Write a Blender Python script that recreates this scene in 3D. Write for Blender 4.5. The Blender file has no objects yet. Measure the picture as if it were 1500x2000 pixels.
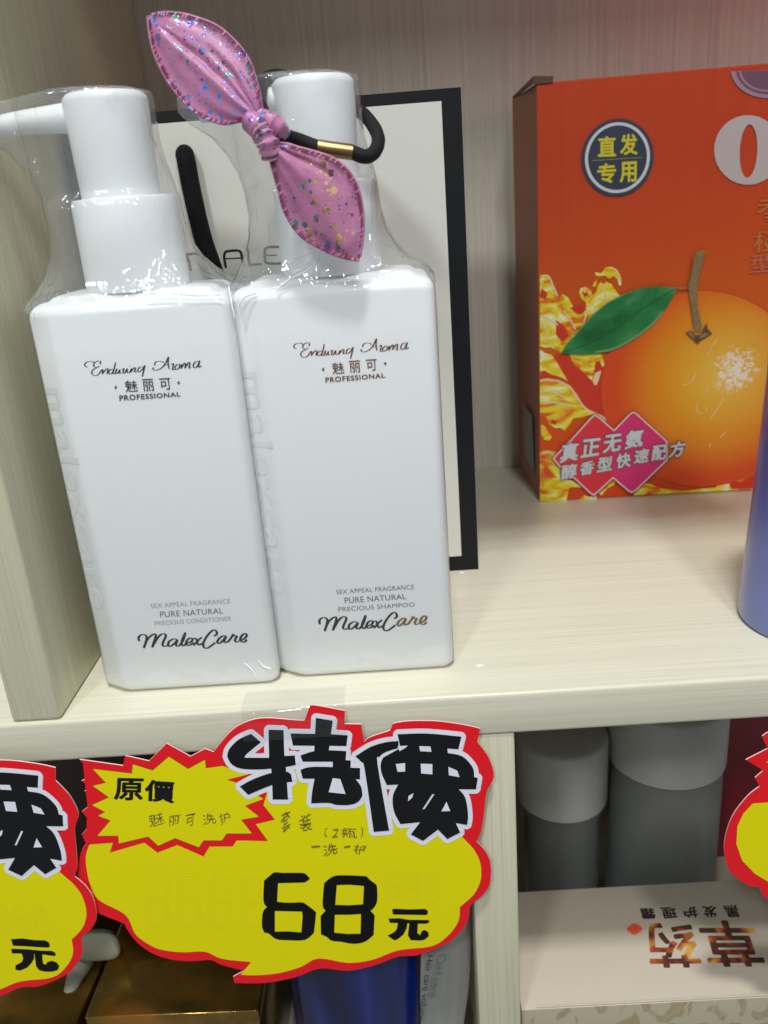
import bpy, bmesh, math, random
from math import sin, cos, pi, sqrt, radians
from mathutils import Vector, Matrix
from mathutils.geometry import tessellate_polygon
random.seed(7)
U = 0.001                                   # script works in millimetres
SC = bpy.context.scene
COL = SC.collection

# ------------------------------------------------------------------ camera
F, YAW, PITCH, ROLL = 1629.434, 0.0267, 0.3504, -0.07732
CAM = Vector((134.395, -267.569, 172.654))
fw = Vector((-sin(YAW)*cos(PITCH), cos(YAW)*cos(PITCH), -sin(PITCH)))
rt = Vector((cos(YAW), sin(YAW), 0)); up = rt.cross(fw)
R2 = cos(ROLL)*rt + sin(ROLL)*up; U2 = -sin(ROLL)*rt + cos(ROLL)*up
cd = bpy.data.cameras.new('camera'); cam = bpy.data.objects.new('camera', cd); COL.objects.link(cam)
cd.sensor_fit = 'HORIZONTAL'; cd.sensor_width = 36; cd.lens = 36*F/1500
cd.clip_start = 0.01; cd.clip_end = 30
cam.matrix_world = Matrix(((R2.x, U2.x, -fw.x, CAM.x*U), (R2.y, U2.y, -fw.y, CAM.y*U), (R2.z, U2.z, -fw.z, CAM.z*U), (0, 0, 0, 1)))
cd.dof.use_dof = True; cd.dof.focus_distance = 0.325; cd.dof.aperture_fstop = 18
SC.camera = cam

# ------------------------------------------------------------------ light
w = bpy.data.worlds.new('World'); SC.world = w; w.use_nodes = True
w.node_tree.nodes['Background'].inputs[0].default_value = (0.90, 0.95, 1.0, 1)
w.node_tree.nodes['Background'].inputs[1].default_value = 0.20
def area(name, loc, target, sx, sy, power, color=(1, 1, 1)):
    l = bpy.data.lights.new(name, 'AREA'); l.shape = 'RECTANGLE'; l.size = sx; l.size_y = sy
    l.energy = power; l.color = color
    o = bpy.data.objects.new(name, l); COL.objects.link(o)
    o.location = Vector(loc)*U
    o.rotation_euler = (Vector(target)-Vector(loc)).to_track_quat('-Z', 'Y').to_euler()
    return o
area('ceiling_lamp', (380, -1050, 1300), (120, 60, 40), 0.16, 0.16, 6.6, (0.98, 0.98, 1.0))
area('ceiling_lamp', (-330, -1150, 1150), (120, 60, 40), 0.16, 0.16, 5.6, (0.94, 0.98, 1.0))
area('ceiling_lamp', (170, -560, 2000), (120, 20, 0), 0.22, 0.16, 21.0, (0.98, 0.99, 1.0))
area('added_red_tint', (452, 130, 360), (400, 270, 300), 0.06, 0.06, 0.05, (1.0, 0.03, 0.10))  # added lamp out of view, tints the upper right corner red
SC.view_settings.view_transform = 'Standard'; SC.view_settings.look = 'None'
SC.view_settings.exposure = 0.42; SC.view_settings.gamma = 1
SC.cycles.max_bounces = 10; SC.cycles.transparent_max_bounces = 24
SC.cycles.sample_clamp_indirect = 4

# ------------------------------------------------------------------ helpers
def ray(x, y): return (x-750)/F*R2 - (y-1000)/F*U2 + fw
class Plane:
    def __init__(s, p, n): s.p = Vector(p); s.n = Vector(n).normalized()
    def at(s, x, y, off=0.0):
        d = ray(x, y); t = (s.p-CAM).dot(s.n)/d.dot(s.n)
        return CAM + d*t + s.n*off
def proj(p):
    d = Vector(p)-CAM; z = d.dot(fw); return (750+F*d.dot(R2)/z, 1000-F*d.dot(U2)/z)
def at(x, y, Y): return Plane((0, Y, 0), (0, -1, 0)).at(x, y)
def lin(c): c /= 255; return c/12.92 if c <= 0.04045 else ((c+0.055)/1.055)**2.4
def s(r, g, b): return (lin(r), lin(g), lin(b), 1)

def setp(o, label=None, cat=None, group=None, kind=None):
    for k, v in (('label', label), ('category', cat), ('group', group), ('kind', kind)):
        if v: o[k] = v
    return o
def empty(name, loc, label, cat, group=None):
    o = bpy.data.objects.new(name, None); COL.objects.link(o); o.location = Vector(loc)*U
    o.empty_display_size = 0.01
    return setp(o, label, cat, group)
def origin(p):
    v = Vector((0, 0, 0))
    while p is not None: v += p.location; p = p.parent
    return v/U
def mesh(name, verts, faces, mat, parent=None, smooth=False, mats=None, fm=None):
    og = origin(parent)
    me = bpy.data.meshes.new(name)
    me.from_pydata([tuple((Vector(v)-og)*U) for v in verts], [], faces)
    for m in (mats or [mat]): me.materials.append(m)
    if fm:
        for p, i in zip(me.polygons, fm): p.material_index = i
    if smooth:
        for p in me.polygons: p.use_smooth = True
    me.update()
    o = bpy.data.objects.new(name, me); COL.objects.link(o)
    if parent: o.parent = parent
    return o
def bevel_box(name, lo, hi, r, mat, parent=None, seg=3, mats=None, pick=None):
    bm = bmesh.new(); bmesh.ops.create_cube(bm, size=1)
    lo, hi = Vector(lo), Vector(hi); c = (lo+hi)/2 - origin(parent); d = hi-lo
    for v in bm.verts: v.co = Vector([c[i]+v.co[i]*d[i] for i in range(3)])*U
    if r > 0: bmesh.ops.bevel(bm, geom=list(bm.edges), offset=r*U, segments=seg, affect='EDGES', profile=0.5)
    me = bpy.data.meshes.new(name); bm.normal_update()
    if pick:
        for f in bm.faces: f.material_index = pick(f.normal)
    bm.to_mesh(me); bm.free()
    for m in (mats or [mat]): me.materials.append(m)
    if r > 0:
        for p in me.polygons: p.use_smooth = True
        me.set_sharp_from_angle(angle=radians(40))
    o = bpy.data.objects.new(name, me); COL.objects.link(o)
    if parent: o.parent = parent
    return o
def loft(name, rings, mat, parent=None, smooth=True, cap0=True, cap1=True, sharp=35):
    n = len(rings[0]); V = [p for r in rings for p in r]; Fc = []
    for i in range(len(rings)-1):
        for j in range(n):
            k = (j+1) % n; Fc.append((i*n+j, i*n+k, (i+1)*n+k, (i+1)*n+j))
    if cap0: Fc.append(tuple(reversed(range(n))))
    if cap1: Fc.append(tuple(range((len(rings)-1)*n, len(rings)*n)))
    o = mesh(name, V, Fc, mat, parent, smooth)
    if smooth and sharp: o.data.set_sharp_from_angle(angle=radians(sharp))
    return o
def ring(cx, cy, z, r, n=48, ry=None):
    ry = ry or r
    return [Vector((cx+r*cos(2*pi*i/n), cy+ry*sin(2*pi*i/n), z)) for i in range(n)]
def lathe(name, cx, cy, prof, mat, parent=None, n=56, sharp=35):
    return loft(name, [ring(cx, cy, z, max(r, 0.01), n) for r, z in prof], mat, parent, True, True, True, sharp)
def catmull(pts, k=6, closed=False):
    pts = [Vector(p) for p in pts]; n = len(pts); out = []
    for i in range(n if closed else n-1):
        g = (lambda q: pts[q % n]) if closed else (lambda q: pts[max(0, min(n-1, q))])
        p0, p1, p2, p3 = g(i-1), g(i), g(i+1), g(i+2)
        for t in [j/k for j in range(k)]:
            out.append(0.5*((2*p1)+(p2-p0)*t+(2*p0-5*p1+4*p2-p3)*t*t+(3*p1-p0-3*p2+p3)*t**3))
    if not closed: out.append(pts[-1])
    return out
def tube(name, path, rad, mat, parent=None, n=16, smooth=True, capped=True):
    P = [Vector(p) for p in path]; rings = []; prev = None
    for i, p in enumerate(P):
        t = (P[min(i+1, len(P)-1)]-P[max(i-1, 0)]).normalized()
        a = (prev - t*prev.dot(t)) if prev else t.orthogonal()
        a.normalize(); b = t.cross(a); prev = a
        r = rad[i] if isinstance(rad, (list, tuple)) else rad
        rings.append([p + (a*cos(2*pi*j/n)+b*sin(2*pi*j/n))*r for j in range(n)])
    return loft(name, rings, mat, parent, smooth, capped, capped, 60)
# ---- flat printed artwork: sheets laid on the plane of a real face
class Art:
    """collects flat shapes on one plane; every shape sits a hair above the one before"""
    def __init__(s, plane, base=0.06, step=0.012): s.pl = plane; s.V = []; s.F = []; s.M = []; s.mats = []; s.off = base; s.step = step
    def mi(s, m):
        if m not in s.mats: s.mats.append(m)
        return s.mats.index(m)
    def up(s, d=None): s.off += d or s.step
    def poly(s, pts, m, holes=()):
        loops = [[Vector((x, y, 0)) for x, y in l] for l in [pts]+list(holes)]
        tri = tessellate_polygon(loops); b = len(s.V)
        for l in loops:
            for p in l: s.V.append(s.pl.at(p.x, p.y, s.off))
        for t in tri: s.F.append(tuple(b+i for i in t)); s.M.append(s.mi(m))
        s.up()
    def ribbon(s, pts, w, m, closed=False, smooth=True, drift=0.00015, ends=True, pen=False):
        P = catmull([(x, y, 0) for x, y in pts], 5, closed) if smooth else [Vector((x, y, 0)) for x, y in pts]
        b = len(s.V); n = len(P); k = s.mi(m)
        for i, p in enumerate(P):
            a = P[(i-1) % n] if closed else P[max(i-1, 0)]; c = P[(i+1) % n] if closed else P[min(i+1, n-1)]
            t = (c-a); t = t.normalized() if t.length > 1e-6 else Vector((1, 0, 0)); nn = Vector((-t.y, t.x, 0))
            ww = w*(0.5 if (ends and not closed and i in (0, n-1)) else 1)/2
            if pen: ww *= 0.42+1.0*abs(t.y)*(1.0 if t.x*t.y < 0.25 else 0.8)
            s.V += [s.pl.at((p+nn*ww).x, (p+nn*ww).y, s.off+i*drift), s.pl.at((p-nn*ww).x, (p-nn*ww).y, s.off+i*drift)]
        for i in range(n if closed else n-1):
            j = (i+1) % n; s.F.append((b+2*i, b+2*j, b+2*j+1, b+2*i+1)); s.M.append(k)
        s.up()
    def text(s, body, quad, m, bold=0.0, shear=0.0, spacing=1.0, warp=0):
        """quad: image corners TL, TR, BR, BL of the lettering"""
        stamp = bold > 0.012 and any(ord(ch) > 255 for ch in body)
        V, Fc = glyphs(body, 0.0 if stamp else bold, shear, spacing)
        x0 = min(v[0] for v in V); x1 = max(v[0] for v in V); y0 = min(v[1] for v in V); y1 = max(v[1] for v in V)
        g = bold if stamp else 0.0; sh = [(g*cos(2*pi*i/10), g*sin(2*pi*i/10)) for i in range(10)] if stamp else [(0, 0)]
        if g > 0.05: sh += [(g*0.5*cos(2*pi*i/6), g*0.5*sin(2*pi*i/6)) for i in range(6)]
        x0 -= g; x1 += g; y0 -= g; y1 += g; k = s.mi(m)
        for dx, dy in sh:
            c = [s.pl.at(q[0], q[1], s.off) for q in quad]; b = len(s.V)
            for v in V:
                u = (v[0]+dx-x0)/(x1-x0); t = (y1-v[1]-dy)/(y1-y0)
                if warp: u, t = u+0.07*sin(5.1*t+warp)+0.03*sin(9*u+2*warp), t+0.08*sin(4.3*u+1.7*warp)+0.03*sin(8*t+warp)
                s.V.append((c[0]*(1-u)+c[1]*u)*(1-t)+(c[3]*(1-u)+c[2]*u)*t)
            for f in Fc: s.F.append(tuple(b+i for i in f)); s.M.append(k)
            s.off += 0.002
        s.up()
    def done(s, name, parent): return mesh(name, s.V, s.F, None, parent, mats=s.mats, fm=s.M)
_g = {}
def glyphs(body, bold=0.0, shear=0.0, spacing=1.0):
    key = (body, bold, shear, spacing)
    if key in _g: return _g[key]
    c = bpy.data.curves.new('lettering', 'FONT'); c.body = body; c.offset = bold; c.shear = shear
    c.space_character = spacing; c.resolution_u = 4; c.fill_mode = 'FRONT'
    o = bpy.data.objects.new('lettering', c); COL.objects.link(o); bpy.context.view_layer.update()
    me = bpy.data.meshes.new_from_object(o.evaluated_get(bpy.context.evaluated_depsgraph_get()))
    V = [tuple(v.co) for v in me.vertices]; Fc = [tuple(p.vertices) for p in me.polygons]
    bpy.data.objects.remove(o); bpy.data.curves.remove(c); bpy.data.meshes.remove(me)
    _g[key] = (V, Fc); return _g[key]
def crop(ox, oy, k, pts): return [(ox+x/k, oy+y/k) for x, y in pts]
def soften(pts, lim=42, k=4):
    """round the gentle bends of an outline, keep its corners"""
    n = len(pts); P = [Vector((x, y, 0)) for x, y in pts]; corner = []
    for i in range(n):
        a = P[i]-P[i-1]; b = P[(i+1) % n]-P[i]
        corner.append(a.length < 1e-6 or b.length < 1e-6 or math.degrees(a.angle(b)) > lim)
    if not any(corner): return [(p.x, p.y) for p in catmull(P, k, True)]
    st = corner.index(True); out = []; run = [P[st]]
    for q in range(1, n+1):
        i = (st+q) % n; run.append(P[i])
        if corner[i]:
            out += [(p.x, p.y) for p in (catmull(run, k)[:-1] if len(run) > 2 else run[:-1])]; run = [P[i]]
    return out
def grow(pts, d):
    """polygon offset outwards by d"""
    a = sum(pts[i][0]*pts[(i+1) % len(pts)][1]-pts[(i+1) % len(pts)][0]*pts[i][1] for i in range(len(pts)))
    sg = 1 if a > 0 else -1; out = []; n = len(pts)
    for i in range(n):
        p0, p1, p2 = Vector(pts[i-1]), Vector(pts[i]), Vector(pts[(i+1) % n])
        e1 = (p1-p0).normalized(); e2 = (p2-p1).normalized()
        n1 = Vector((e1.y, -e1.x))*sg; n2 = Vector((e2.y, -e2.x))*sg
        b = n1+n2
        if b.length < 0.2: b = n1
        b.normalize(); q = min(1/max(b.dot(n1), 0.35), 1.6)
        v = p1+b*d*q; out.append((v.x, v.y))
    return out

# ------------------------------------------------------------------ materials
def mat(name, col=(0.8, 0.8, 0.8, 1), rough=0.5, metal=0.0, spec=0.5, coat=0.0, coat_rough=0.05, trans=0.0, sss=0.0):
    m = bpy.data.materials.new(name); m.use_nodes = True; b = m.node_tree.nodes['Principled BSDF']
    b.inputs['Base Color'].default_value = col; b.inputs['Roughness'].default_value = rough
    b.inputs['Metallic'].default_value = metal; b.inputs['Specular IOR Level'].default_value = spec
    b.inputs['Coat Weight'].default_value = coat; b.inputs['Coat Roughness'].default_value = coat_rough
    b.inputs['Transmission Weight'].default_value = trans
    if sss: b.inputs['Subsurface Weight'].default_value = sss; b.inputs['Subsurface Radius'].default_value = (1, 1, 1); b.inputs['Subsurface Scale'].default_value = 0.003
    return m
class N:
    def __init__(s, m): s.nt = m.node_tree; s.b = s.nt.nodes['Principled BSDF']
    def new(s, t, **kw):
        n = s.nt.nodes.new(t)
        for k, v in kw.items(): setattr(n, k, v)
        return n
    def link(s, a, b): s.nt.links.new(a, b)
    def coord(s, scale=(1, 1, 1), rot=(0, 0, 0)):
        tc = s.new('ShaderNodeTexCoord'); mp = s.new('ShaderNodeMapping')
        mp.inputs['Scale'].default_value = scale; mp.inputs['Rotation'].default_value = rot
        s.link(tc.outputs['Object'], mp.inputs[0]); return mp.outputs[0]
    def noise(s, vec, scale, detail=3, rough=0.5, dist=0.0):
        n = s.new('ShaderNodeTexNoise'); n.inputs['Scale'].default_value = scale; n.inputs['Detail'].default_value = detail
        n.inputs['Roughness'].default_value = rough; n.inputs['Distortion'].default_value = dist
        s.link(vec, n.inputs['Vector']); return n.outputs['Fac']
    def ramp(s, fac, stops, interp='LINEAR'):
        r = s.new('ShaderNodeValToRGB'); r.color_ramp.interpolation = interp
        e = r.color_ramp.elements
        while len(e) < len(stops): e.new(0.5)
        for i, (p, c) in enumerate(stops): e[i].position = p; e[i].color = c
        s.link(fac, r.inputs[0]); return r.outputs[0]
    def mix(s, fac, a, b, mode='MIX'):
        n = s.new('ShaderNodeMix', data_type='RGBA', blend_type=mode)
        for sock, v in ((n.inputs[0], fac), (n.inputs[6], a), (n.inputs[7], b)):
            if hasattr(v, 'links') or hasattr(v, 'is_linked'): s.link(v, sock)
            else: sock.default_value = v
        return n.outputs[2]
    def math(s, op, a, b=0.0, c=0.0):
        n = s.new('ShaderNodeMath', operation=op)
        for sock, v in zip(n.inputs, (a, b, c)):
            if hasattr(v, 'is_linked'): s.link(v, sock)
            else: sock.default_value = v
        return n.outputs[0]
    def bump(s, h, strength=0.3, dist=0.001, to=None):
        n = s.new('ShaderNodeBump'); n.inputs['Strength'].default_value = strength; n.inputs['Distance'].default_value = dist
        s.link(h, n.inputs['Height']); s.link(n.outputs[0], (to or s.b).inputs['Normal']); return n
def wood(name, axis, light, dark, rough=0.42, contrast=1.0):
    m = mat(name, light, rough, spec=0.4); n = N(m)
    sc = {'x': (3.5, 520, 520), 'z': (620, 620, 3.5)}[axis]
    v = n.coord(sc); f1 = n.noise(v, 1.0, 4, 0.6)
    sc2 = {'x': (1.2, 90, 90), 'z': (90, 90, 1.2)}[axis]
    f2 = n.noise(n.coord(sc2), 1.0, 2, 0.5)
    sc3 = {'x': (14, 1500, 1500), 'z': (1500, 1500, 14)}[axis]
    f3 = n.noise(n.coord(sc3), 1.0, 2, 0.6)
    f = n.math('ADD', n.math('MULTIPLY', f1, 0.42), n.math('ADD', n.math('MULTIPLY', f2, 0.2), n.math('MULTIPLY', f3, 0.38)))
    sc4 = {'x': (6, 1000, 1000), 'z': (1300, 1300, 7)}[axis]
    ln = n.math('MULTIPLY', n.math('MINIMUM', n.math('MAXIMUM', n.math('MULTIPLY', n.math('SUBTRACT', n.noise(n.coord(sc4), 1.0, 3, 0.6), 0.57), 14.0), 0.0), 1.0), 0.16 if axis == 'x' else 0.24)
    h = 0.13/contrast
    c = n.ramp(f, [(0.5-h, dark), (0.5+h*0.7, light)])
    n.link(n.mix(ln, c, tuple(q*0.35 for q in dark[:3])+(1,)), n.b.inputs['Base Color']); n.bump(f3, 0.12, 0.0002)
    return m
M = {}
M['wood_h'] = wood('cream laminate long grain', 'x', (0.66, 0.635, 0.50, 1), (0.56, 0.53, 0.40, 1), 0.33, 0.7)
M['wood_v'] = wood('cream laminate upright grain', 'z', (0.64, 0.615, 0.45, 1), (0.54, 0.51, 0.35, 1), 0.42, 0.9)
M['wood_b'] = wood('cream laminate back panel', 'z', (0.70, 0.64, 0.54, 1), (0.54, 0.485, 0.395, 1), 0.5, 0.8)

# milky bottle plastic
M['bottle'] = mat('white bottle plastic', (0.85, 0.87, 0.865, 1), 0.28, spec=0.5, sss=0.25)
n = N(M['bottle']); n.bump(n.noise(n.coord((30, 30, 22)), 1, 2), 0.12, 0.001)
M['pump'] = mat('white pump plastic', (0.83, 0.86, 0.86, 1), 0.36, sss=0.2)
# clear wrap
def film():
    m = bpy.data.materials.new('clear shrink film'); m.use_nodes = True; nt = m.node_tree; nt.nodes.clear()
    class Q(N):
        def __init__(s): s.nt = nt; s.b = None
    q = Q(); out = q.new('ShaderNodeOutputMaterial')
    tr = q.new('ShaderNodeBsdfTransparent'); tr.inputs[0].default_value = (0.965, 0.97, 0.97, 1)
    gl = q.new('ShaderNodeBsdfGlossy'); gl.inputs['Roughness'].default_value = 0.07
    df = q.new('ShaderNodeBsdfDiffuse'); df.inputs[0].default_value = (0.8, 0.82, 0.84, 1)
    tl = q.new('ShaderNodeBsdfTranslucent'); tl.inputs[0].default_value = (0.8, 0.82, 0.84, 1)
    v = q.coord((1, 1, 1)); a = q.noise(v, 42, 2, 0.4, 1.4); b = q.noise(q.coord((1, 1, 0.35), (0, 0.5, 0.3)), 75, 2, 0.5, 1.0)
    # crinkles gather on the shoulder and the foot of the body
    tc = q.new('ShaderNodeTexCoord'); sp = q.new('ShaderNodeSeparateXYZ'); q.link(tc.outputs['Object'], sp.inputs[0])
    z = sp.outputs[2]
    hi = q.new('ShaderNodeMapRange'); hi.inputs[1].default_value = 0.135; hi.inputs[2].default_value = 0.150; q.link(z, hi.inputs[0])
    lo = q.new('ShaderNodeMapRange'); lo.inputs[1].default_value = 0.020; lo.inputs[2].default_value = 0.004; q.link(z, lo.inputs[0])
    h2 = q.new('ShaderNodeMapRange'); h2.inputs[1].default_value = 0.162; h2.inputs[2].default_value = 0.152; q.link(z, h2.inputs[0])
    amt = q.math('ADD', q.math('MULTIPLY', q.math('MAXIMUM', q.math('MULTIPLY', hi.outputs[0], h2.outputs[0]), lo.outputs[0]), 0.95), 0.10)
    ridge = q.math('MULTIPLY', q.math('POWER', q.math('SUBTRACT', 1.0, q.math('MINIMUM', q.math('MULTIPLY', q.math('ABSOLUTE', q.math('SUBTRACT', b, 0.5)), 9.0), 1.0)), 3.0), q.math('ADD', q.math('MULTIPLY', hi.outputs[0], 0.16), 0.006))
    h = q.math('ADD', q.math('MULTIPLY', a, amt), ridge)
    bp = q.new('ShaderNodeBump'); bp.inputs['Strength'].default_value = 0.9; bp.inputs['Distance'].default_value = 0.0022
    q.link(h, bp.inputs['Height']); q.link(bp.outputs[0], gl.inputs['Normal'])
    lw = q.new('ShaderNodeLayerWeight'); lw.inputs[0].default_value = 0.5; q.link(bp.outputs[0], lw.inputs['Normal'])
    ms = q.new('ShaderNodeMixShader'); ms.inputs[0].default_value = 0.45; q.link(df.outputs[0], ms.inputs[1]); q.link(tl.outputs[0], ms.inputs[2])
    m1 = q.new('ShaderNodeMixShader'); q.link(tr.outputs[0], m1.inputs[1]); q.link(ms.outputs[0], m1.inputs[2])
    haze = q.math('ADD', q.math('MULTIPLY', hi.outputs[0], 0.125), 0.014); q.link(haze, m1.inputs[0])
    m2 = q.new('ShaderNodeMixShader'); q.link(m1.outputs[0], m2.inputs[1]); q.link(gl.outputs[0], m2.inputs[2])
    q.link(q.math('MINIMUM', q.math('ADD', q.math('MULTIPLY', q.math('POWER', lw.outputs['Facing'], 4.5), 0.9), 0.055), 0.8), m2.inputs[0])
    q.link(m2.outputs[0], out.inputs[0]); return m
M['film'] = film()
M['tape'] = film(); M['tape'].name = 'clear tape'
M['ink_dark'] = mat('dark bronze foil ink', (0.045, 0.038, 0.036, 1), 0.35, 0.3)
M['ink_bronze'] = mat('bronze foil ink', (0.20, 0.075, 0.035, 1), 0.3, 0.3)
M['ink_grey'] = mat('grey foil ink', (0.17, 0.18, 0.175, 1), 0.4, 0.2)
M['ink_pale'] = mat('pale grey foil ink', (0.36, 0.385, 0.37, 1), 0.4, 0.2)
M['ink_gold'] = mat('gold foil ink', (0.36, 0.25, 0.07, 1), 0.3, 0.7)
M['black_paper'] = mat('black bag paper', (0.010, 0.011, 0.013, 1), 0.5, spec=0.25)
M['white_paper'] = mat('ivory bag paper', (0.80, 0.79, 0.71, 1), 0.55)
M['ink_black'] = mat('black print', (0.012, 0.012, 0.013, 1), 0.45)
M['rope'] = mat('black braided cord', (0.007, 0.008, 0.009, 1), 0.8, spec=0.2)
n = N(M['rope']); wv = n.new('ShaderNodeTexWave'); wv.wave_type = 'BANDS'; wv.bands_direction = 'DIAGONAL'
wv.inputs['Scale'].default_value = 260; wv.inputs['Distortion'].default_value = 1.2; n.link(n.coord(), wv.inputs[0]); n.bump(wv.outputs['Fac'], 0.35, 0.0004)
M['elastic'] = mat('black elastic', (0.009, 0.009, 0.010, 1), 0.7, spec=0.25)
n = N(M['elastic']); n.bump(n.noise(n.coord(), 2600, 2), 0.4, 0.0003)
M['brass'] = mat('brass clasp', (0.30, 0.21, 0.10, 1), 0.36, 1.0)

# pink satin with glitter specks
def satin():
    m = mat('pink glitter satin', (0.55, 0.16, 0.30, 1), 0.36, spec=0.5); n = N(m); b = n.b
    b.inputs['Sheen Weight'].default_value = 0.3
    v = n.coord()
    base = n.ramp(n.noise(v, 60, 3), [(0.35, (0.37, 0.125, 0.245, 1)), (0.65, (0.50, 0.19, 0.34, 1))])
    col = base; met = None
    tc = n.new('ShaderNodeTexCoord'); sp = n.new('ShaderNodeSeparateXYZ'); n.link(tc.outputs['Object'], sp.inputs[0])
    g = n.math('ADD', n.math('MULTIPLY', sp.outputs[0], 12.0), n.math('MULTIPLY', sp.outputs[2], 1.0))
    for scale, thr, lo in ((300, 0.34, 0.62), (560, 0.33, 0.68), (1150, 0.36, 0.72)):
        vo = n.new('ShaderNodeTexVoronoi'); vo.inputs['Scale'].default_value = scale; n.link(v, vo.inputs['Vector'])
        sc = n.new('ShaderNodeSeparateColor'); n.link(vo.outputs['Color'], sc.inputs[0])
        dot = n.math('LESS_THAN', vo.outputs['Distance'], thr)
        keep = n.math('GREATER_THAN', sc.outputs[0], lo)
        dens = n.math('GREATER_THAN', n.noise(v, 85, 2), 0.42)
        k = n.math('MULTIPLY', n.math('MULTIPLY', dot, keep), dens)
        side = n.math('MULTIPLY', n.math('GREATER_THAN', sp.outputs[0], 0.0), 0.40)
        hue = n.math('ADD', n.math('ADD', n.math('MULTIPLY', n.noise(v, 55, 1), 1.7), -0.62), n.math('ADD', side, n.math('MULTIPLY', sc.outputs[1], 0.26)))
        hc = n.ramp(hue, [(0.0, (0.05, 0.14, 0.80, 1)), (0.2, (0.12, 0.42, 0.95, 1)), (0.36, (0.20, 0.05, 0.42, 1)), (0.52, (0.02, 0.34, 0.22, 1)),
                          (0.64, (0.14, 0.03, 0.16, 1)), (0.80, (0.85, 0.60, 0.05, 1)), (0.92, (0.9, 0.62, 0.38, 1)), (1.0, (0.15, 0.3, 0.85, 1))])
        col = n.mix(k, col, hc); met = k if met is None else n.math('MAXIMUM', met, k)
    n.link(col, b.inputs['Base Color']); n.link(n.math('MULTIPLY', met, 0.5), b.inputs['Metallic'])
    n.link(n.math('SUBTRACT', 0.42, n.math('MULTIPLY', met, 0.24)), b.inputs['Roughness'])
    n.bump(n.math('ADD', n.noise(v, 1700, 2), n.math('MULTIPLY', n.noise(v, 110, 2), 6.0)), 0.3, 0.0003); return m
M['satin'] = satin()
M['thread'] = mat('dark rose overlock thread', (0.26, 0.045, 0.115, 1), 0.7)
M['thread_l'] = mat('light rose overlock thread', (0.66, 0.25, 0.40, 1), 0.5)

# price cards
M['card_red'] = mat('red card ink', (0.80, 0.010, 0.018, 1), 0.5, spec=0.2)
M['card_edge'] = mat('white card edge', (0.70, 0.60, 0.60, 1), 0.6)
M['card_yellow'] = mat('yellow card ink', (0.76, 0.70, 0.002, 1), 0.55, spec=0.12)
M['card_white'] = mat('white card print', (0.78, 0.80, 0.88, 1), 0.4)
M['card_black'] = mat('black card print', (0.008, 0.008, 0.009, 1), 0.45, spec=0.2)
M['card_line'] = mat('thin dark outline print', (0.13, 0.04, 0.01, 1), 0.5)
M['marker'] = mat('black marker ink', (0.004, 0.004, 0.004, 1), 0.4, spec=0.15)
M['ghost'] = mat('faint digit outline print', (0.68, 0.60, 0.004, 1), 0.45)
M['pen'] = mat('pencil handwriting', (0.16, 0.13, 0.012, 1), 0.6)

# ------------------------------------------------------------------ shelf unit
unit = empty('shelf_unit', (0, 0, -240), 'cream wood grain shop shelf unit holding all the goods', 'shelf')
BT = 18
bevel_box('shelf_board', (-160, 0, -BT), (460, 277.5, 0), 1.6, M['wood_h'], unit)
bevel_box('shelf_board', (-160, 0, 420), (460, 277.5, 438), 1.6, M['wood_h'], unit)
bevel_box('shelf_board', (-160, 0, -258), (460, 277.5, -240), 1.6, M['wood_h'], unit)
bevel_box('divider', (-19, 0.8, 0.15), (-0.3, 277.5, 419.8), 1.5, M['wood_v'], unit)
bevel_box('divider', (151.8, 0.8, -239.8), (170.2, 277.5, -18.2), 1.2, M['wood_v'], unit)
bevel_box('back_panel', (-160, 278, -258), (460, 283, 438), 0, M['wood_b'], unit)

# ------------------------------------------------------------------ bottles
HW, HD = 35.0, 23.0
def body_ring(z, ins, cx, cy):
    pts = []
    def arc(px, py, r, a0, a1, k=7):
        for i in range(k): a = radians(a0+(a1-a0)*i/(k-1)); pts.append((px+r*cos(a), py+r*sin(a)))
    w, d = HW-ins, HD-ins; r = max(4.2-ins*0.3, 1.5)
    arc(w-r, -d+r, r, -90, 0); arc(w-r, d-r, r, 0, 90); arc(-w+r, d-r, r, 90, 180)
    # broad chamfer at the front left corner
    a = Vector((-w, -d+5.6)); b = Vector((-w+9.5, -d)); q = 2.0
    for t0, t1, t2 in ((a+Vector((0, q)), a, a+(b-a).normalized()*q), (b-(b-a).normalized()*q, b, b+Vector((q, 0)))):
        for i in range(6):
            t = i/5; p = t0*(1-t)**2+t1*2*t*(1-t)+t2*t*t; pts.append((p.x, p.y))
    return [Vector((cx+x, cy+y, z)) for x, y in pts]
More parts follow.
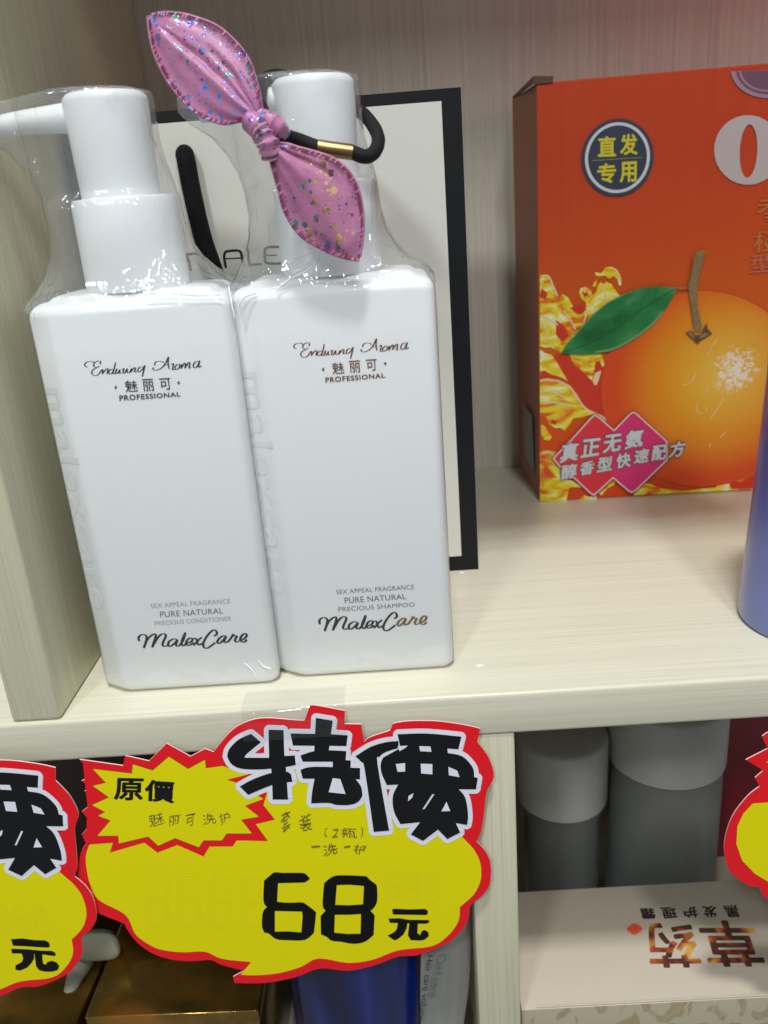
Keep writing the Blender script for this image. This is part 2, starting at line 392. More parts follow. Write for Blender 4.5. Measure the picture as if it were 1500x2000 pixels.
# outline of the clear wrap above the shoulder: height, left, right (from the pump axis)
FILM = [(147.5, -36.0, 35.9), (150.3, -36.0, 35.4), (152.5, -34.5, 33.0), (156, -32.5, 27.5), (160.5, -30.5, 23.5), (166, -28.6, 20.6), (173, -27.6, 18.8),
        (181, -28.2, 18.3), (187, -29.8, 17.0), (193, -32.8, 15.4), (198.5, -37.0, 14.6), (203, -43.5, 14.5), (207.5, -47.5, 14.6), (211.5, -47.0, 14.7), (214.0, -40.0, 14.2)]
def film_ring(z, xl, xr, cx, cy, seed):
    rnd = random.Random(seed*100+int(z*3)); n = 96; out = []
    k = min(1, max(0, (z-148)/16))
    for i in range(n):
        a = 2*pi*i/n; c, sn = cos(a), sin(a)
        # squarish low down, tapering round the pump higher up
        e = 0.22+0.66*k; px = (abs(c)**e)*(1 if c > 0 else -1); py = (abs(sn)**e)*(1 if sn > 0 else -1)
        x = (xr+xl)/2+(xr-xl)/2*px
        low = 23.6-5.0*k
        if z < 182.5: core = 20.4
        else: core = 16.8
        t = min(1, max(0, (x+core+13)/13.0)) if x < -core+0 else 1.0
        web = 6.0 if z > 200 else 6.0+max(0, (182-z))*0.25
        hy = (core*(t**0.6)+web*(1-t**0.6))*k+low*(1-k) if k > 0 else low
        y = hy*py
        fold = 1.0*k*sin(a*5+seed*1.7+z*0.06)*(0.6 if x > -15 else 1.0)*(0.0 if abs(sn) < 0.25 else 1)
        out.append(Vector((cx+x, cy+y+fold*(1 if sn > 0 else -1)*0.5, z)))
    return out
CREASE_GLINT = [[(466, 596, 23.2), (478, 580, 23.4), (500, 572, 23.6)], [(540, 566, 23.6), (565, 546, 22.5), (603, 527, 21.5), (624, 505, 20.0)], [(563, 514, 21), (588, 502, 20), (612, 491, 19.2)], [(572, 533, 21.8), (598, 521, 21), (618, 511, 20)],
          [(286, 574, 23.4), (318, 571, 23.6), (346, 574, 23.6)], [(352, 574, 23.6), (385, 577, 23.6), (430, 575, 23.6)], [(268, 548, 20.5), (281, 552, 20.8), (292, 556, 21)], [(478, 1296, 23.5), (492, 1308, 23.5), (500, 1322, 23.5)], [(505, 1290, 23.5), (514, 1301, 23.5), (528, 1306, 23.5)], [(447, 560, 20), (452, 590, 22.8), (458, 620, 23.4)]]
M['crease'] = mat('gathered film crease glint', (0.92, 0.94, 0.96, 1), 0.12, spec=1.0)
def make_bottle(cx, cy, label, org_text):
    b = empty('pump_bottle', (cx, cy, 0), label, 'bottle', 'white pump bottles in clear wrap')
    prof = [(0, 2.6), (0.5, 1.2), (1.8, 0.3), (3.5, 0), (145.2, 0), (147.2, 0.5), (148.7, 1.6), (149.6, 3.2), (150.0, 5.5), (151.0, 6.6), (151.6, 8.2), (151.9, 11)]
    body = loft('bottle_body', [body_ring(z, i, cx, cy) for z, i in prof], M['bottle'], b, sharp=50)
    col = lathe('pump_collar', cx-0.3, cy, [(17.6, 151.6), (17.9, 153), (17.9, 180.6), (17.3, 181.8), (14.5, 182.1)], M['pump'], b)
    h = lathe('pump_head', cx-1.2, cy, [(13.0, 181.9), (13.2, 184), (13.9, 211.6), (13.6, 213.0), (12.4, 214.2), (8, 214.5)], M['pump'], b)
    # spout: flattened tube drooping to the left
    px = [(-8, 208.0), (-14, 207.9), (-22, 207.9), (-30, 207.6), (-35, 207.2), (-38.5, 206.8), (-40.5, 206.3)]
    rr = [(5.2, 5.4), (5.0, 4.9), (4.6, 4.2), (4.3, 3.8), (4.1, 3.6), (3.9, 3.4), (3.6, 2.8)]
    P = [Vector((cx+x, cy, z)) for x, z in px]; rings = []
    for i, p in enumerate(P):
        t = (P[min(i+1, 6)]-P[max(i-1, 0)]).normalized(); nn = Vector((-t.z, 0, t.x))
        rings.append([p+Vector((0, 1, 0))*rr[i][0]*cos(2*pi*j/20)+nn*rr[i][1]*sin(2*pi*j/20) for j in range(20)])
    loft('spout', rings, M['pump'], h, sharp=60)
    # wrap: tight on the body, tented over pump and spout
    rg = []
    for z, i in [(0.6, 0.6), (1.6, -0.1), (3.5, -0.35)] + [(z, -0.35) for z in range(12, 146, 12)] + [(147.5, -0.1)]:
        k = body_ring(z, i, cx, cy)
        rg.append(k)
    loft('shrink_wrap', rg, M['film'], b, cap0=False, cap1=False, sharp=0)
    rg = []
    for a, c in zip(FILM, FILM[1:]):
        for q in range(3): rg.append(film_ring(*[a[j]*(1-q/3)+c[j]*q/3 for j in range(3)], cx, cy, cx))
    rg.append(film_ring(*FILM[-1], cx, cy, cx))
    top = [(215.3, -30, 13), (215.8, -15, 10)]
    for z, xl, xr in top:
        base = film_ring(z, xl, xr, cx, cy, cx); mid = sum(base, Vector())/len(base)
        rg.append([mid+(p-mid)*(0.8 if z < 215.5 else 0.4)+Vector((0, 0, 0)) for p in base])
        for p in rg[-1]: p.z = z
    loft('shrink_wrap', rg, M['film'], b, cap0=False, cap1=True, sharp=0)
    # white strands painting the glints along creases of the gathered film
    for pts in CREASE_GLINT[:4] if cx > 80 else CREASE_GLINT[4:]:
        tube('film_crease_glint', catmull([at(x, y, cy-yy) for x, y, yy in pts], 5), 0.26, M['crease'], b, n=8)
    # raised lettering down the chamfer, same plastic as the body
    V, Fc = glyphs('malexcare', 0.02, 0, 1.08)
    x0 = min(v[0] for v in V); x1 = max(v[0] for v in V); y0 = min(v[1] for v in V); y1 = max(v[1] for v in V)
    A = Vector((cx-HW+0.7, cy-HD+5.2, 0)); B = Vector((cx-HW+9.3, cy-HD+0.15, 0)); nrm = Vector((-(B-A).y, (B-A).x, 0)).normalized()*-1
    if nrm.y > 0: nrm = -nrm
    W = []
    for h in (0.0, 0.15):
        for v in V:
            u = (v[0]-x0)/(x1-x0); t = (v[1]-y0)/(y1-y0)
            p = A*(1-(0.02+0.96*t))+B*(0.02+0.96*t)
            W.append(p+nrm*(h-0.05)+Vector((0, 0, 122-u*86)))
    k = len(V); FF = [tuple(i+k for i in f) for f in Fc]
    ed = {}
    for f in Fc:
        for i in range(len(f)): ed[(f[i], f[(i+1) % len(f)])] = 1
    for (i, j) in ed:
        if (j, i) not in ed: FF.append((i, j, j+k, i+k))
    mesh('embossed_lettering', W, FF, M['bottle'], b)
    return b

# script lettering, traced stroke by stroke
S_END = [[(95,165),(62,140),(85,105),(150,95),(165,110)], [(242,130),(250,100),(225,90),(180,110),(170,150),(205,165),(235,150)], [(210,164),(155,200),(148,240),(182,262),(222,250),(252,210),(275,190),(268,245)],
  [(272,240),(310,190),(335,185),(325,245)], [(400,192),(370,187),(345,215),(352,242),(380,235),(405,190),(425,105)], [(408,180),(395,238),(425,230),(440,180),(425,228),(448,235),(475,190),(470,232),(492,228)],
  [(500,188),(522,180),(512,228),(535,228),(560,180),(562,222),(590,222),(612,178),(602,222)], [(588,138),(594,142)], [(602,222),(640,172),(658,175),(650,218),(678,212)],
  [(742,160),(705,165),(685,200),(702,216),(738,190),(768,142),(752,215),(736,276)],
  [(870,165),(862,185),(900,198),(965,170),(1010,115),(1046,42),(1040,110),(1052,182)], [(880,140),(900,98),(965,95),(990,112)], [(985,142),(1045,132)],
  [(1078,130),(1105,122),(1092,188),(1122,184)], [(1150,128),(1120,160),(1132,188),(1168,170),(1176,135),(1150,126)], [(1200,124),(1190,182)], [(1195,172),(1230,118),(1246,124),(1236,176)], [(1240,168),(1280,110),(1297,115),(1286,170),(1310,165)],
  [(1395,92),(1358,100),(1335,140),(1347,168),(1382,150),(1412,84),(1396,160),(1432,145)]]
S_MX = [[(78,578),(66,535),(98,500),(140,498),(166,528),(152,600),(130,662)], [(130,660),(172,560),(222,508),(266,488),(276,520),(250,600),(232,654)], [(232,652),(290,550),(340,496),(386,488),(398,520),(370,580),(360,622),(382,640),(425,628)],
  [(532,553),(490,550),(440,580),(430,620),(452,640),(500,610),(545,556)], [(545,556),(524,610),(536,636),(572,622),(612,560),(640,468)], [(640,468),(600,560),(594,612),(616,632),(652,605),(702,588),(727,555),(700,538),(664,560),(648,600),(666,626),(702,620),(740,592)],
  [(735,545),(766,545),(785,590),(802,622),(848,600)], [(842,528),(800,560),(765,600),(735,628)], [(985,515),(1022,490),(1012,450),(980,440),(930,480),(880,550),(856,610),(865,650),(900,662),(950,634),(1005,592)],
  [(1130,508),(1090,515),(1045,550),(1028,590),(1055,602),(1100,565),(1137,512)], [(1137,512),(1114,570),(1126,592),(1162,578),(1200,530),(1225,488)], [(1222,490),(1238,512),(1266,516),(1245,560),(1256,586),(1292,578)],
  [(1290,572),(1350,550),(1387,510),(1370,484),(1335,500),(1308,550),(1325,580),(1358,586),(1392,556)]]
def q4(ox, oy, k, q): return crop(ox, oy, k, q)
def bottle_print(b, yf, first):
    pl = Plane((0, yf-0.42, 0), (0, -1, 0)) if False else Plane((0, yf, 0), (0, -1, 0))
    a = Art(pl, 0.04, 0.004); ink = M['ink_dark'] if first else M['ink_bronze']
    ox, oy, dx = (155, 690, 0) if first else (560, 655, 0)
    for st in S_END:
        st = [(x+(22 if not first else 0)*(1-x/1450), y-(4 if not first else 0)) for x, y in st]
        a.ribbon(crop(ox, oy, 6, st), 2.0, ink, pen=True)
    if first: qs = [((415, 372), (440, 425)), ((1148, 322), (1180, 368))]
    else: qs = [((415, 372), (440, 425)), ((1138, 308), (1170, 352))]
    for (x0, y0), (x1, y1) in qs:
        cx, cy = (x0+x1)/2, (y0+y1)/2
        a.poly(crop(ox, oy, 6, [(cx, y0-4), (cx+8, cy-7), (x1+6, cy), (cx+8, cy+7), (cx, y1+4), (cx-8, cy+7), (x0-6, cy), (cx-8, cy-7)]), M['ink_dark'])
    if first:
        ch = [('魅', [(528, 320), (672, 312), (690, 450), (545, 458)]), ('丽', [(735, 302), (862, 298), (885, 440), (750, 446)]), ('可', [(935, 294), (1062, 288), (1085, 425), (950, 430)])]
        pr = [(468, 492), (1182, 452), (1188, 505), (472, 560)]
    else:
        ch = [('魅', [(528, 318), (662, 310), (680, 448), (538, 458)]), ('丽', [(728, 298), (856, 292), (868, 432), (742, 440)]), ('可', [(925, 284), (1052, 276), (1058, 412), (938, 418)])]
        pr = [(450, 492), (1150, 440), (1158, 495), (456, 556)]
    for t, q in ch: a.text(t, crop(ox, oy, 6, q), ink, 0.008)
    a.text('PROFESSIONAL', crop(ox, oy, 6, pr), M['ink_dark'] if first else ink, 0.022, 0, 1.12)
    a.done('printed_lettering', b)
    a = Art(pl, 0.04, 0.004); ox, oy = (260, 1160) if first else (610, 1130)
    if first:
        L = [('SEX APPEAL FRAGRANCE', [(212, 120), (1182, 60), (1186, 115), (222, 176)], 'ink_pale', 0), ('PURE NATURAL', [(325, 215), (1095, 172), (1100, 238), (335, 290)], 'ink_grey', 0.004),
             ('PRECIOUS CONDITIONER', [(262, 335), (1196, 272), (1200, 328), (268, 388)], 'ink_pale', 0)]
    else:
        L = [('SEX APPEAL FRAGRANCE', [(288, 140), (1240, 72), (1244, 130), (296, 192)], 'ink_grey', 0), ('PURE NATURAL', [(390, 232), (1140, 186), (1150, 250), (398, 306)], 'ink_grey', 0.006),
             ('PRECIOUS SHAMPOO', [(314, 350), (1248, 290), (1250, 342), (322, 406)], 'ink_grey', 0)]
    for t, q, m, bo in L: a.text(t, crop(ox, oy, 6.25, q), M[m], bo, 0, 1.05)
    a.done('printed_lettering', b)
    a = Art(pl, 0.045, 0.004)
    for i, st in enumerate(S_MX):
        if not first: st = [(x+20-x*0.01, y-18-x*0.008) for x, y in st]
        gold = (not first) and i >= 9
        a.ribbon(crop(ox, oy, 6.25, st), 3.5, M['ink_gold'] if gold else M['ink_dark'], pen=True)
    a.done('brand_lettering', b)
b1 = make_bottle(45.5, 40, 'white pump bottle nearest the divider, marked conditioner, lettering all black', 0)
bottle_print(b1, 17, True)
b2 = make_bottle(114.6, 43, 'white pump bottle marked shampoo with bronze and gold lettering, hung with pink bow', 1)
bottle_print(b2, 20, False)

# ------------------------------------------------------------------ paper bag
bag = empty('paper_bag', (85, 142, 0), 'white paper bag with black border standing behind the two bottles', 'bag')
BY = 112.6; X0, X1, ZT = 2.0, 169.0, 216.0
V = [(X0, BY, 0), (X1, BY, 0), (X1, BY+52, 0), (X0, BY+52, 0), (X0, BY, ZT), (X1, BY, ZT), (X1, BY+52, ZT), (X0, BY+52, ZT)]
o = mesh('bag_body', V, [(0, 1, 5, 4), (1, 2, 6, 5), (2, 3, 7, 6), (3, 0, 4, 7), (0, 3, 2, 1)], M['black_paper'], bag)
so = o.modifiers.new('thick', 'SOLIDIFY'); so.thickness = 0.0006; so.offset = -1
bevel_box('front_panel', (X0+8, BY-0.25, 7.9), (X1-8.2, BY-0.02, ZT-4.6), 0, M['white_paper'], bag)
plb = Plane((0, BY-0.25, 0), (0, -1, 0)); a = Art(plb, 0.05, 0.01)
for st in [[(205,560),(182,440),(150,362),(200,352),(262,345),(330,385),(368,500),(382,560)],
           [(635,525),(612,400),(622,335),(660,316),(750,308),(806,320),(828,380),(846,508)], [(625,408),(825,400)],
           [(895,285),(920,480),(945,482),(1075,472)],
           [(1325,285),(1290,266),(1170,266),(1112,290),(1106,360),(1112,430),(1140,462),(1290,466),(1335,430)], [(1112,368),(1255,364)]]:
    a.ribbon(crop(340, 440, 6.25, st), 5.0, M['ink_black'], smooth=len(st) > 2)
a.done('printed_lettering', bag)
p = [at(362, 300, 117), at(361, 303, 111), at(364, 315, 107.6), at(372, 360, 107), at(385, 420, 107), at(398, 470, 107), at(415, 520, 106), at(428, 560, 106), at(440, 640, 107), at(455, 700, 107.5)]
tube('cord_handle', catmull(p, 6), 3.9, M['rope'], bag)

# ------------------------------------------------------------------ hair tie with bow
tie = empty('hair_tie', tuple(at(545, 260, 19)), 'black elastic hair tie with pink glitter bow looped round a pump', 'hair tie')
loop = [at(543, 262, 15.5), at(583, 274, 19.5), at(624, 289, 20.5), at(655, 293, 20.5), at(686, 297, 21), at(712, 306, 22), at(731, 297, 26), at(739, 272, 34), at(727, 243, 44), at(700, 215, 56),
        at(650, 185, 66), at(600, 165, 70), at(556, 150, 66), at(528, 150, 56), at(510, 168, 40), at(508, 205, 28), at(525, 240, 19)]
P = catmull(loop, 6)
tube('elastic_loop', P, 2.25, M['elastic'], tie)
tube('clasp', [at(621, 288, 20.4), at(640, 291.2, 20.4), at(688, 297.5, 21.0)], 2.45, M['brass'], tie, n=20)
def leaf(name, A, B, Y, parent, folds, seed):
    """two outline halves from tip to neck; a padded, folded satin leaf with overlocked rim"""
    def resample(L, n):
        L = [Vector((x, y, 0)) for x, y in L]; L = catmull(L, 4); d = [0]
        for p, q in zip(L, L[1:]): d.append(d[-1]+(q-p).length)
        out = []
        for i in range(n):
            t = d[-1]*i/(n-1); j = max(k for k in range(len(d)) if d[k] <= t+1e-9); j = min(j, len(L)-2)
            u = (t-d[j])/max(d[j+1]-d[j], 1e-9); out.append(L[j].lerp(L[j+1], min(u, 1)))
        return out
    n, m = 44, 26; a, b = resample(A, n), resample(B, n); V = []; Fc = []
    for side in (0, 1):
        for i in range(n):
            for j in range(m+1):
                t = j/m; p = a[i].lerp(b[i], t); u = i/(n-1)
                
                sm = min(1, max(0, (min(t, 1-t)-0.10)/0.16)); sm = sm*sm*(3-2*sm); su = min(1, max(0, (u-0.05)/0.12))
                puff = 1.05*sm*su*(0.75+0.25*sin(pi*t))
                fo = sum(am*math.exp(-((t-(c0+c1*u))/wd)**2)*min(1, max(0, (u-u0)*3.5)) for c0, c1, wd, am, u0 in folds)
                fo *= sm*su
                y = Y(u)-(puff+fo) if side == 0 else Y(u)+1.1*sin(pi*t)
                V.append(at(p.x, p.y, y))
        o = side*n*(m+1)
        for i in range(n-1):
            for j in range(m):
                q = [o+i*(m+1)+j, o+(i+1)*(m+1)+j, o+(i+1)*(m+1)+j+1, o+i*(m+1)+j+1]
                Fc.append(tuple(q if side else reversed(q)))
    lf = mesh(name, V, Fc, M['satin'], parent, True)
    # rim cord and cross stitches
    Vs, Fs, Ms = [], [], []
    for L in (a, b):
        other = b if L is a else a
        pts = catmull([(p.x, p.y, 0) for p in L[::2]], 6); opp = catmull([(p.x, p.y, 0) for p in other[::2]], 6)
        N_ = len(pts)
        for i in range(2, N_-4):
            if (i % 2) == 0 or random.random() < 0.12: continue
            u = i/(N_-1); d = (opp[i]-pts[i]); dl = d.length
            if dl < 14: continue
            d /= dl; t = (pts[i+1]-pts[i-1]).normalized()
            p0 = pts[i]-d*0.6; p1 = pts[i]+d*random.uniform(6.5, 9.0)+t*random.uniform(-0.8, 0.8)
            wv = 1.15; b0 = len(Vs)
            for (q, hh) in ((p0-t*wv, 0.1), (p0+t*wv, 0.1), (p1+t*wv*0.8, 0.35), (p1-t*wv*0.8, 0.35)):
                Vs.append(at(q.x, q.y, Y(u)-hh-0.25))
            Fs.append((b0, b0+1, b0+2, b0+3)); Ms.append(0 if random.random() < 0.7 else 1)
    if Vs:
        st = mesh('stitching', Vs, Fs, None, lf, mats=[M['thread'], M['thread_l']], fm=Ms)
        so = st.modifiers.new('thick', 'SOLIDIFY'); so.thickness = 0.0003
    rim = catmull([(p.x, p.y, 0) for p in (a[::3]+list(reversed(b))[::3])], 3)
    k = len(rim); tube('piping', [at(p.x, p.y, Y(min(i, k-i)/(k/2))) for i, p in enumerate(rim)], 0.42, M['satin'], lf, n=8)
    return lf
k1 = lambda L: crop(280, 10, 5.357, L)
k2 = lambda L: crop(450, 180, 4.839, L)
leaf('bow_leaf', k1([(45,115),(55,230),(75,360),(110,500),(170,640),(250,790),(330,900),(430,1020),(520,1110),(640,1180),(760,1225),(900,1248),(1000,1218),(1090,1195),(1130,1240)]),
     k1([(45,115),(150,82),(300,78),(450,100),(600,145),(750,205),(870,290),(960,380),(1060,490),(1120,600),(1160,720),(1200,850),(1222,950),(1242,1080),(1250,1190)]),
     lambda u: 17+6*(1-u), tie, [(0.66, 0.08, 0.026, -3.0, 0.42), (0.74, 0.04, 0.05, 1.6, 0.5), (0.34, 0.24, 0.10, 1.2, 0.05), (0.44, 0.18, 0.035, -2.0, 0.08)], 1)
leaf('bow_leaf', k2([(1218,1592),(1100,1575),(950,1525),(820,1460),(700,1392),(620,1310),(550,1210),(490,1080),(455,930),(418,800),(382,660),(390,600)]),
     k2([(1218,1592),(1240,1500),(1250,1400),(1260,1270),(1255,1130),(1235,1000),(1200,880),(1140,770),(1060,685),(950,612),(800,562),(640,520),(500,480),(420,490)]),
     lambda u: 14-2*u, tie, [(0.80, -0.05, 0.05, -2.0, 0.45), (0.92, -0.05, 0.05, 1.3, 0.4), (0.35, 0.2, 0.12, 0.8, 0.1)], 2)
kn = catmull([at(488, 236, 16), at(503, 246, 13.5), at(516, 262, 12), at(524, 282, 11.5), at(530, 305, 13)], 6)
tube('bow_knot', kn, [2.9+0.7*sin(pi*i/(len(kn)-1))+0.5*sin(i*1.9) for i in range(len(kn))], M['satin'], tie)
kn = catmull([at(511, 228, 16), at(528, 236, 12.5), at(543, 248, 12), at(552, 259, 16)], 6)
tube('bow_knot', kn, [2.1+0.6*sin(pi*i/(len(kn)-1))+0.35*sin(i*2.3) for i in range(len(kn))], M['satin'], tie)

# ------------------------------------------------------------------ orange carton
th = -2.2; c_, s_ = cos(radians(th)), sin(radians(th))
OB = empty('orange_carton', (215.6, 203.9, 0), 'orange carton printed with a leafy orange and juice splash', 'carton')
pf = Plane((215.6, 203.9, 0), (s_, -c_, 0)); ex = Vector((c_, s_, 0)); ey = Vector((-s_, c_, 0))
M['carton'] = mat('orange printed board', (0.55, 0.10, 0.02, 1), 0.4); n = N(M['carton'])
tc = n.new('ShaderNodeTexCoord'); sp = n.new('ShaderNodeSeparateXYZ'); n.link(tc.outputs['Object'], sp.inputs[0])
zz = n.math('ADD', n.math('MULTIPLY', sp.outputs[2], 4.6), n.math('MULTIPLY', n.noise(n.coord((9, 9, 5)), 1, 2), 0.25))
cc = n.ramp(zz, [(0.0, (0.66, 0.040, 0.012, 1)), (0.30, (0.68, 0.080, 0.008, 1)), (0.52, (0.64, 0.125, 0.006, 1)), (0.80, (0.56, 0.062, 0.008, 1)), (1.0, (0.50, 0.045, 0.010, 1))])
st = n.noise(n.coord((420, 420, 6)), 1, 2)
n.link(n.mix(n.math('MULTIPLY', st, 0.25), cc, (0.56, 0.12, 0.05, 1)), n.b.inputs['Base Color']); n.bump(st, 0.04, 0.0003); n.b.inputs['Roughness'].default_value = 0.55; n.b.inputs['Specular IOR Level'].default_value = 0.2
M['carton_side'] = mat('red brown carton side', (0.38, 0.14, 0.085, 1), 0.6)
M['kraft'] = mat('brown raw board', (0.10, 0.055, 0.035, 1), 0.8)
BW, BDp, BH = 150, 66, 225.5
og = Vector((215.6, 203.9, 0)); lf_shift = -1.0
def bx(u, v, z): return og+ex*u+ey*v+Vector((0, 0, z))
V = [bx(0, 0, 0), bx(BW, 0, 0), bx(BW, BDp, 0), Vector((213.9, 272.5, 0)), bx(0, 0, BH), bx(BW, 0, BH), bx(BW, BDp, BH), at(1000, 193, 271.5)]
o = mesh('carton_body', V, [(0, 1, 5, 4), (1, 2, 6, 5), (2, 3, 7, 6), (3, 0, 4, 7), (0, 3, 2, 1), (4, 5, 6, 7)], None, OB, mats=[M['carton'], M['carton_side'], M['kraft']], fm=[0, 1, 1, 1, 2, 0])
bv = o.modifiers.new('bev', 'BEVEL'); bv.width = 0.0007; bv.segments = 2
# torn end flap poking up at the corner
f = [at(1001, 190, 270), at(1043, 149, 212), at(1081, 150, 207), at(1080, 162, 203.0), at(1040, 165, 203.0), at(1003, 194, 270)]
mesh('torn_flap', [f[0], f[1], f[2], f[3], f[4], f[5]], [(0, 1, 4, 5), (1, 2, 3, 4)], M['kraft'], OB).modifiers.new('t', 'SOLIDIFY').thickness = 0.0003
# sticker low on the side
M['sticker'] = mat('grey green sticker', (0.22, 0.25, 0.21, 1), 0.5)
e = (Vector((213.9, 272.5, 0))-bx(0, 0, 0)).normalized(); nn = Vector((-1, 0, 0))
q = [bx(0, 0, 0)+e*d+Vector((-0.35-z*0.025, 0, z)) for d, z in ((14, 15), (44, 15), (44, 50), (14, 50))]
mesh('sticker', q, [(0, 1, 2, 3)], M['sticker'], OB)

M['juice'] = mat('splashing juice print', (0.8, 0.5, 0.02, 1), 0.4); n = N(M['juice'])
v = n.coord((0.6, 0.6, 1.5), (0, 0.7, 0)); f1 = n.noise(v, 75, 4, 0.55, 1.6)
n.link(n.ramp(f1, [(0.34, (0.72, 0.07, 0.008, 1)), (0.42, (0.76, 0.25, 0.008, 1)), (0.48, (0.76, 0.56, 0.01, 1)), (0.56, (0.80, 0.70, 0.04, 1)), (0.66, (0.85, 0.84, 0.62, 1))]), n.b.inputs['Base Color'])
M['peel'] = mat('orange peel print', (0.72, 0.28, 0.01, 1), 0.4); n = N(M['peel'])
tc = n.new('ShaderNodeTexCoord'); mp = n.new('ShaderNodeMapping'); n.link(tc.outputs['Object'], mp.inputs[0])
ctr = pf.at(1405, 738)-og; mp.inputs['Location'].default_value = (-ctr.x*U, 0, -ctr.z*U)
ln = n.new('ShaderNodeVectorMath', operation='LENGTH'); n.link(mp.outputs[0], ln.inputs[0])
g = n.math('MULTIPLY', ln.outputs['Value'], 15.5)
pc = n.ramp(g, [(0.0, (0.80, 0.50, 0.05, 1)), (0.30, (0.76, 0.36, 0.012, 1)), (0.62, (0.72, 0.23, 0.008, 1)), (0.80, (0.68, 0.12, 0.008, 1)), (0.90, (0.66, 0.07, 0.009, 1))])
vo = n.noise(n.coord(), 420, 3)
n.link(n.mix(n.math('MULTIPLY', n.math('POWER', vo, 2.0), 0.7), pc, (0.80, 0.44, 0.06, 1), 'SOFT_LIGHT'), n.b.inputs['Base Color']); n.bump(vo, 0.25, 0.0004)
mp2 = n.new('ShaderNodeMapping'); n.link(tc.outputs['Object'], mp2.inputs[0]); c2_ = pf.at(1437, 722)-og; mp2.inputs['Location'].default_value = (-c2_.x*U, 0, -c2_.z*U)
l2 = n.new('ShaderNodeVectorMath', operation='LENGTH'); n.link(mp2.outputs[0], l2.inputs[0])
near = n.math('MAXIMUM', n.math('SUBTRACT', 1.0, n.math('MULTIPLY', l2.outputs['Value'], 62.0)), 0.0)
near2 = n.math('MAXIMUM', n.math('SUBTRACT', 1.0, n.math('MULTIPLY', l2.outputs['Value'], 27.0)), 0.0)
cell = n.noise(n.coord(), 330, 2, 0.5, 1.4)
spk = n.math('MINIMUM', n.math('MAXIMUM', n.math('MULTIPLY', n.math('SUBTRACT', n.math('ADD', cell, n.math('MULTIPLY', near, 0.30)), 0.58), 9.0), 0.0), 1.0)
spk = n.math('MULTIPLY', spk, n.math('MINIMUM', n.math('MULTIPLY', near, 3.0), 1.0))
b0_ = n.b.inputs['Base Color'].links[0].from_socket
b1_ = n.mix(n.math('MULTIPLY', near2, 0.45), b0_, (0.80, 0.52, 0.10, 1))
n.link(n.mix(n.math('MULTIPLY', spk, 0.8), b1_, (0.86, 0.80, 0.72, 1)), n.b.inputs['Base Color'])
M['leafp'] = mat('green leaf print', (0.02, 0.14, 0.03, 1), 0.4); n = N(M['leafp'])
n.link(n.ramp(n.noise(n.coord((1, 1, 1), (0, 0.5, 0)), 34, 3, 0.5, 0.6), [(0.32, (0.008, 0.10, 0.02, 1)), (0.55, (0.02, 0.20, 0.05, 1)), (0.75, (0.12, 0.33, 0.13, 1))]), n.b.inputs['Base Color'])
M['vein'] = mat('leaf vein print', (0.006, 0.055, 0.018, 1), 0.4)
M['leaf_lt'] = mat('pale leaf edge print', (0.17, 0.33, 0.13, 1), 0.4)
M['twig'] = mat('twig print', (0.25, 0.18, 0.07, 1), 0.5); n = N(M['twig'])
n.link(n.ramp(n.noise(n.coord(), 700, 3), [(0.30, (0.20, 0.12, 0.045, 1)), (0.70, (0.29, 0.20, 0.085, 1))]), n.b.inputs['Base Color'])
M['twig_dk'] = mat('dark twig outline print', (0.11, 0.06, 0.025, 1), 0.5)
M['wet'] = mat('wet glint print', (0.82, 0.62, 0.36, 1), 0.35)
M['wet2'] = mat('soft wet tint print', (0.75, 0.42, 0.08, 1), 0.35)
M['navy'] = mat('navy badge print', (0.035, 0.045, 0.075, 1), 0.4)
M['badge_y'] = mat('badge yellow print', (0.62, 0.55, 0.02, 1), 0.4)
M['pw'] = mat('white carton print', (0.60, 0.62, 0.64, 1), 0.4)
M['crim'] = mat('crimson diamond print', (0.70, 0.03, 0.05, 1), 0.4)
M['mag'] = mat('magenta diamond print', (0.66, 0.03, 0.16, 1), 0.4)
M['pinkw'] = mat('pink white line print', (0.85, 0.60, 0.62, 1), 0.4)
M['plum'] = mat('plum outline print', (0.16, 0.03, 0.06, 1), 0.4)
M['redp'] = mat('deep red juice shadow print', (0.62, 0.035, 0.012, 1), 0.4)
c4 = lambda L: crop(980, 460, 2.885, L)
c6 = lambda L: crop(1040, 500, 4.167, L)
a = Art(pf, 0.36, 0.01)
edge = c6
# red hollow between the splash and the fruit
a.poly(c6([(62,980),(180,800),(560,790),(600,900),(560,1040),(760,1330),(600,1400),(300,1180)]), M['redp'])
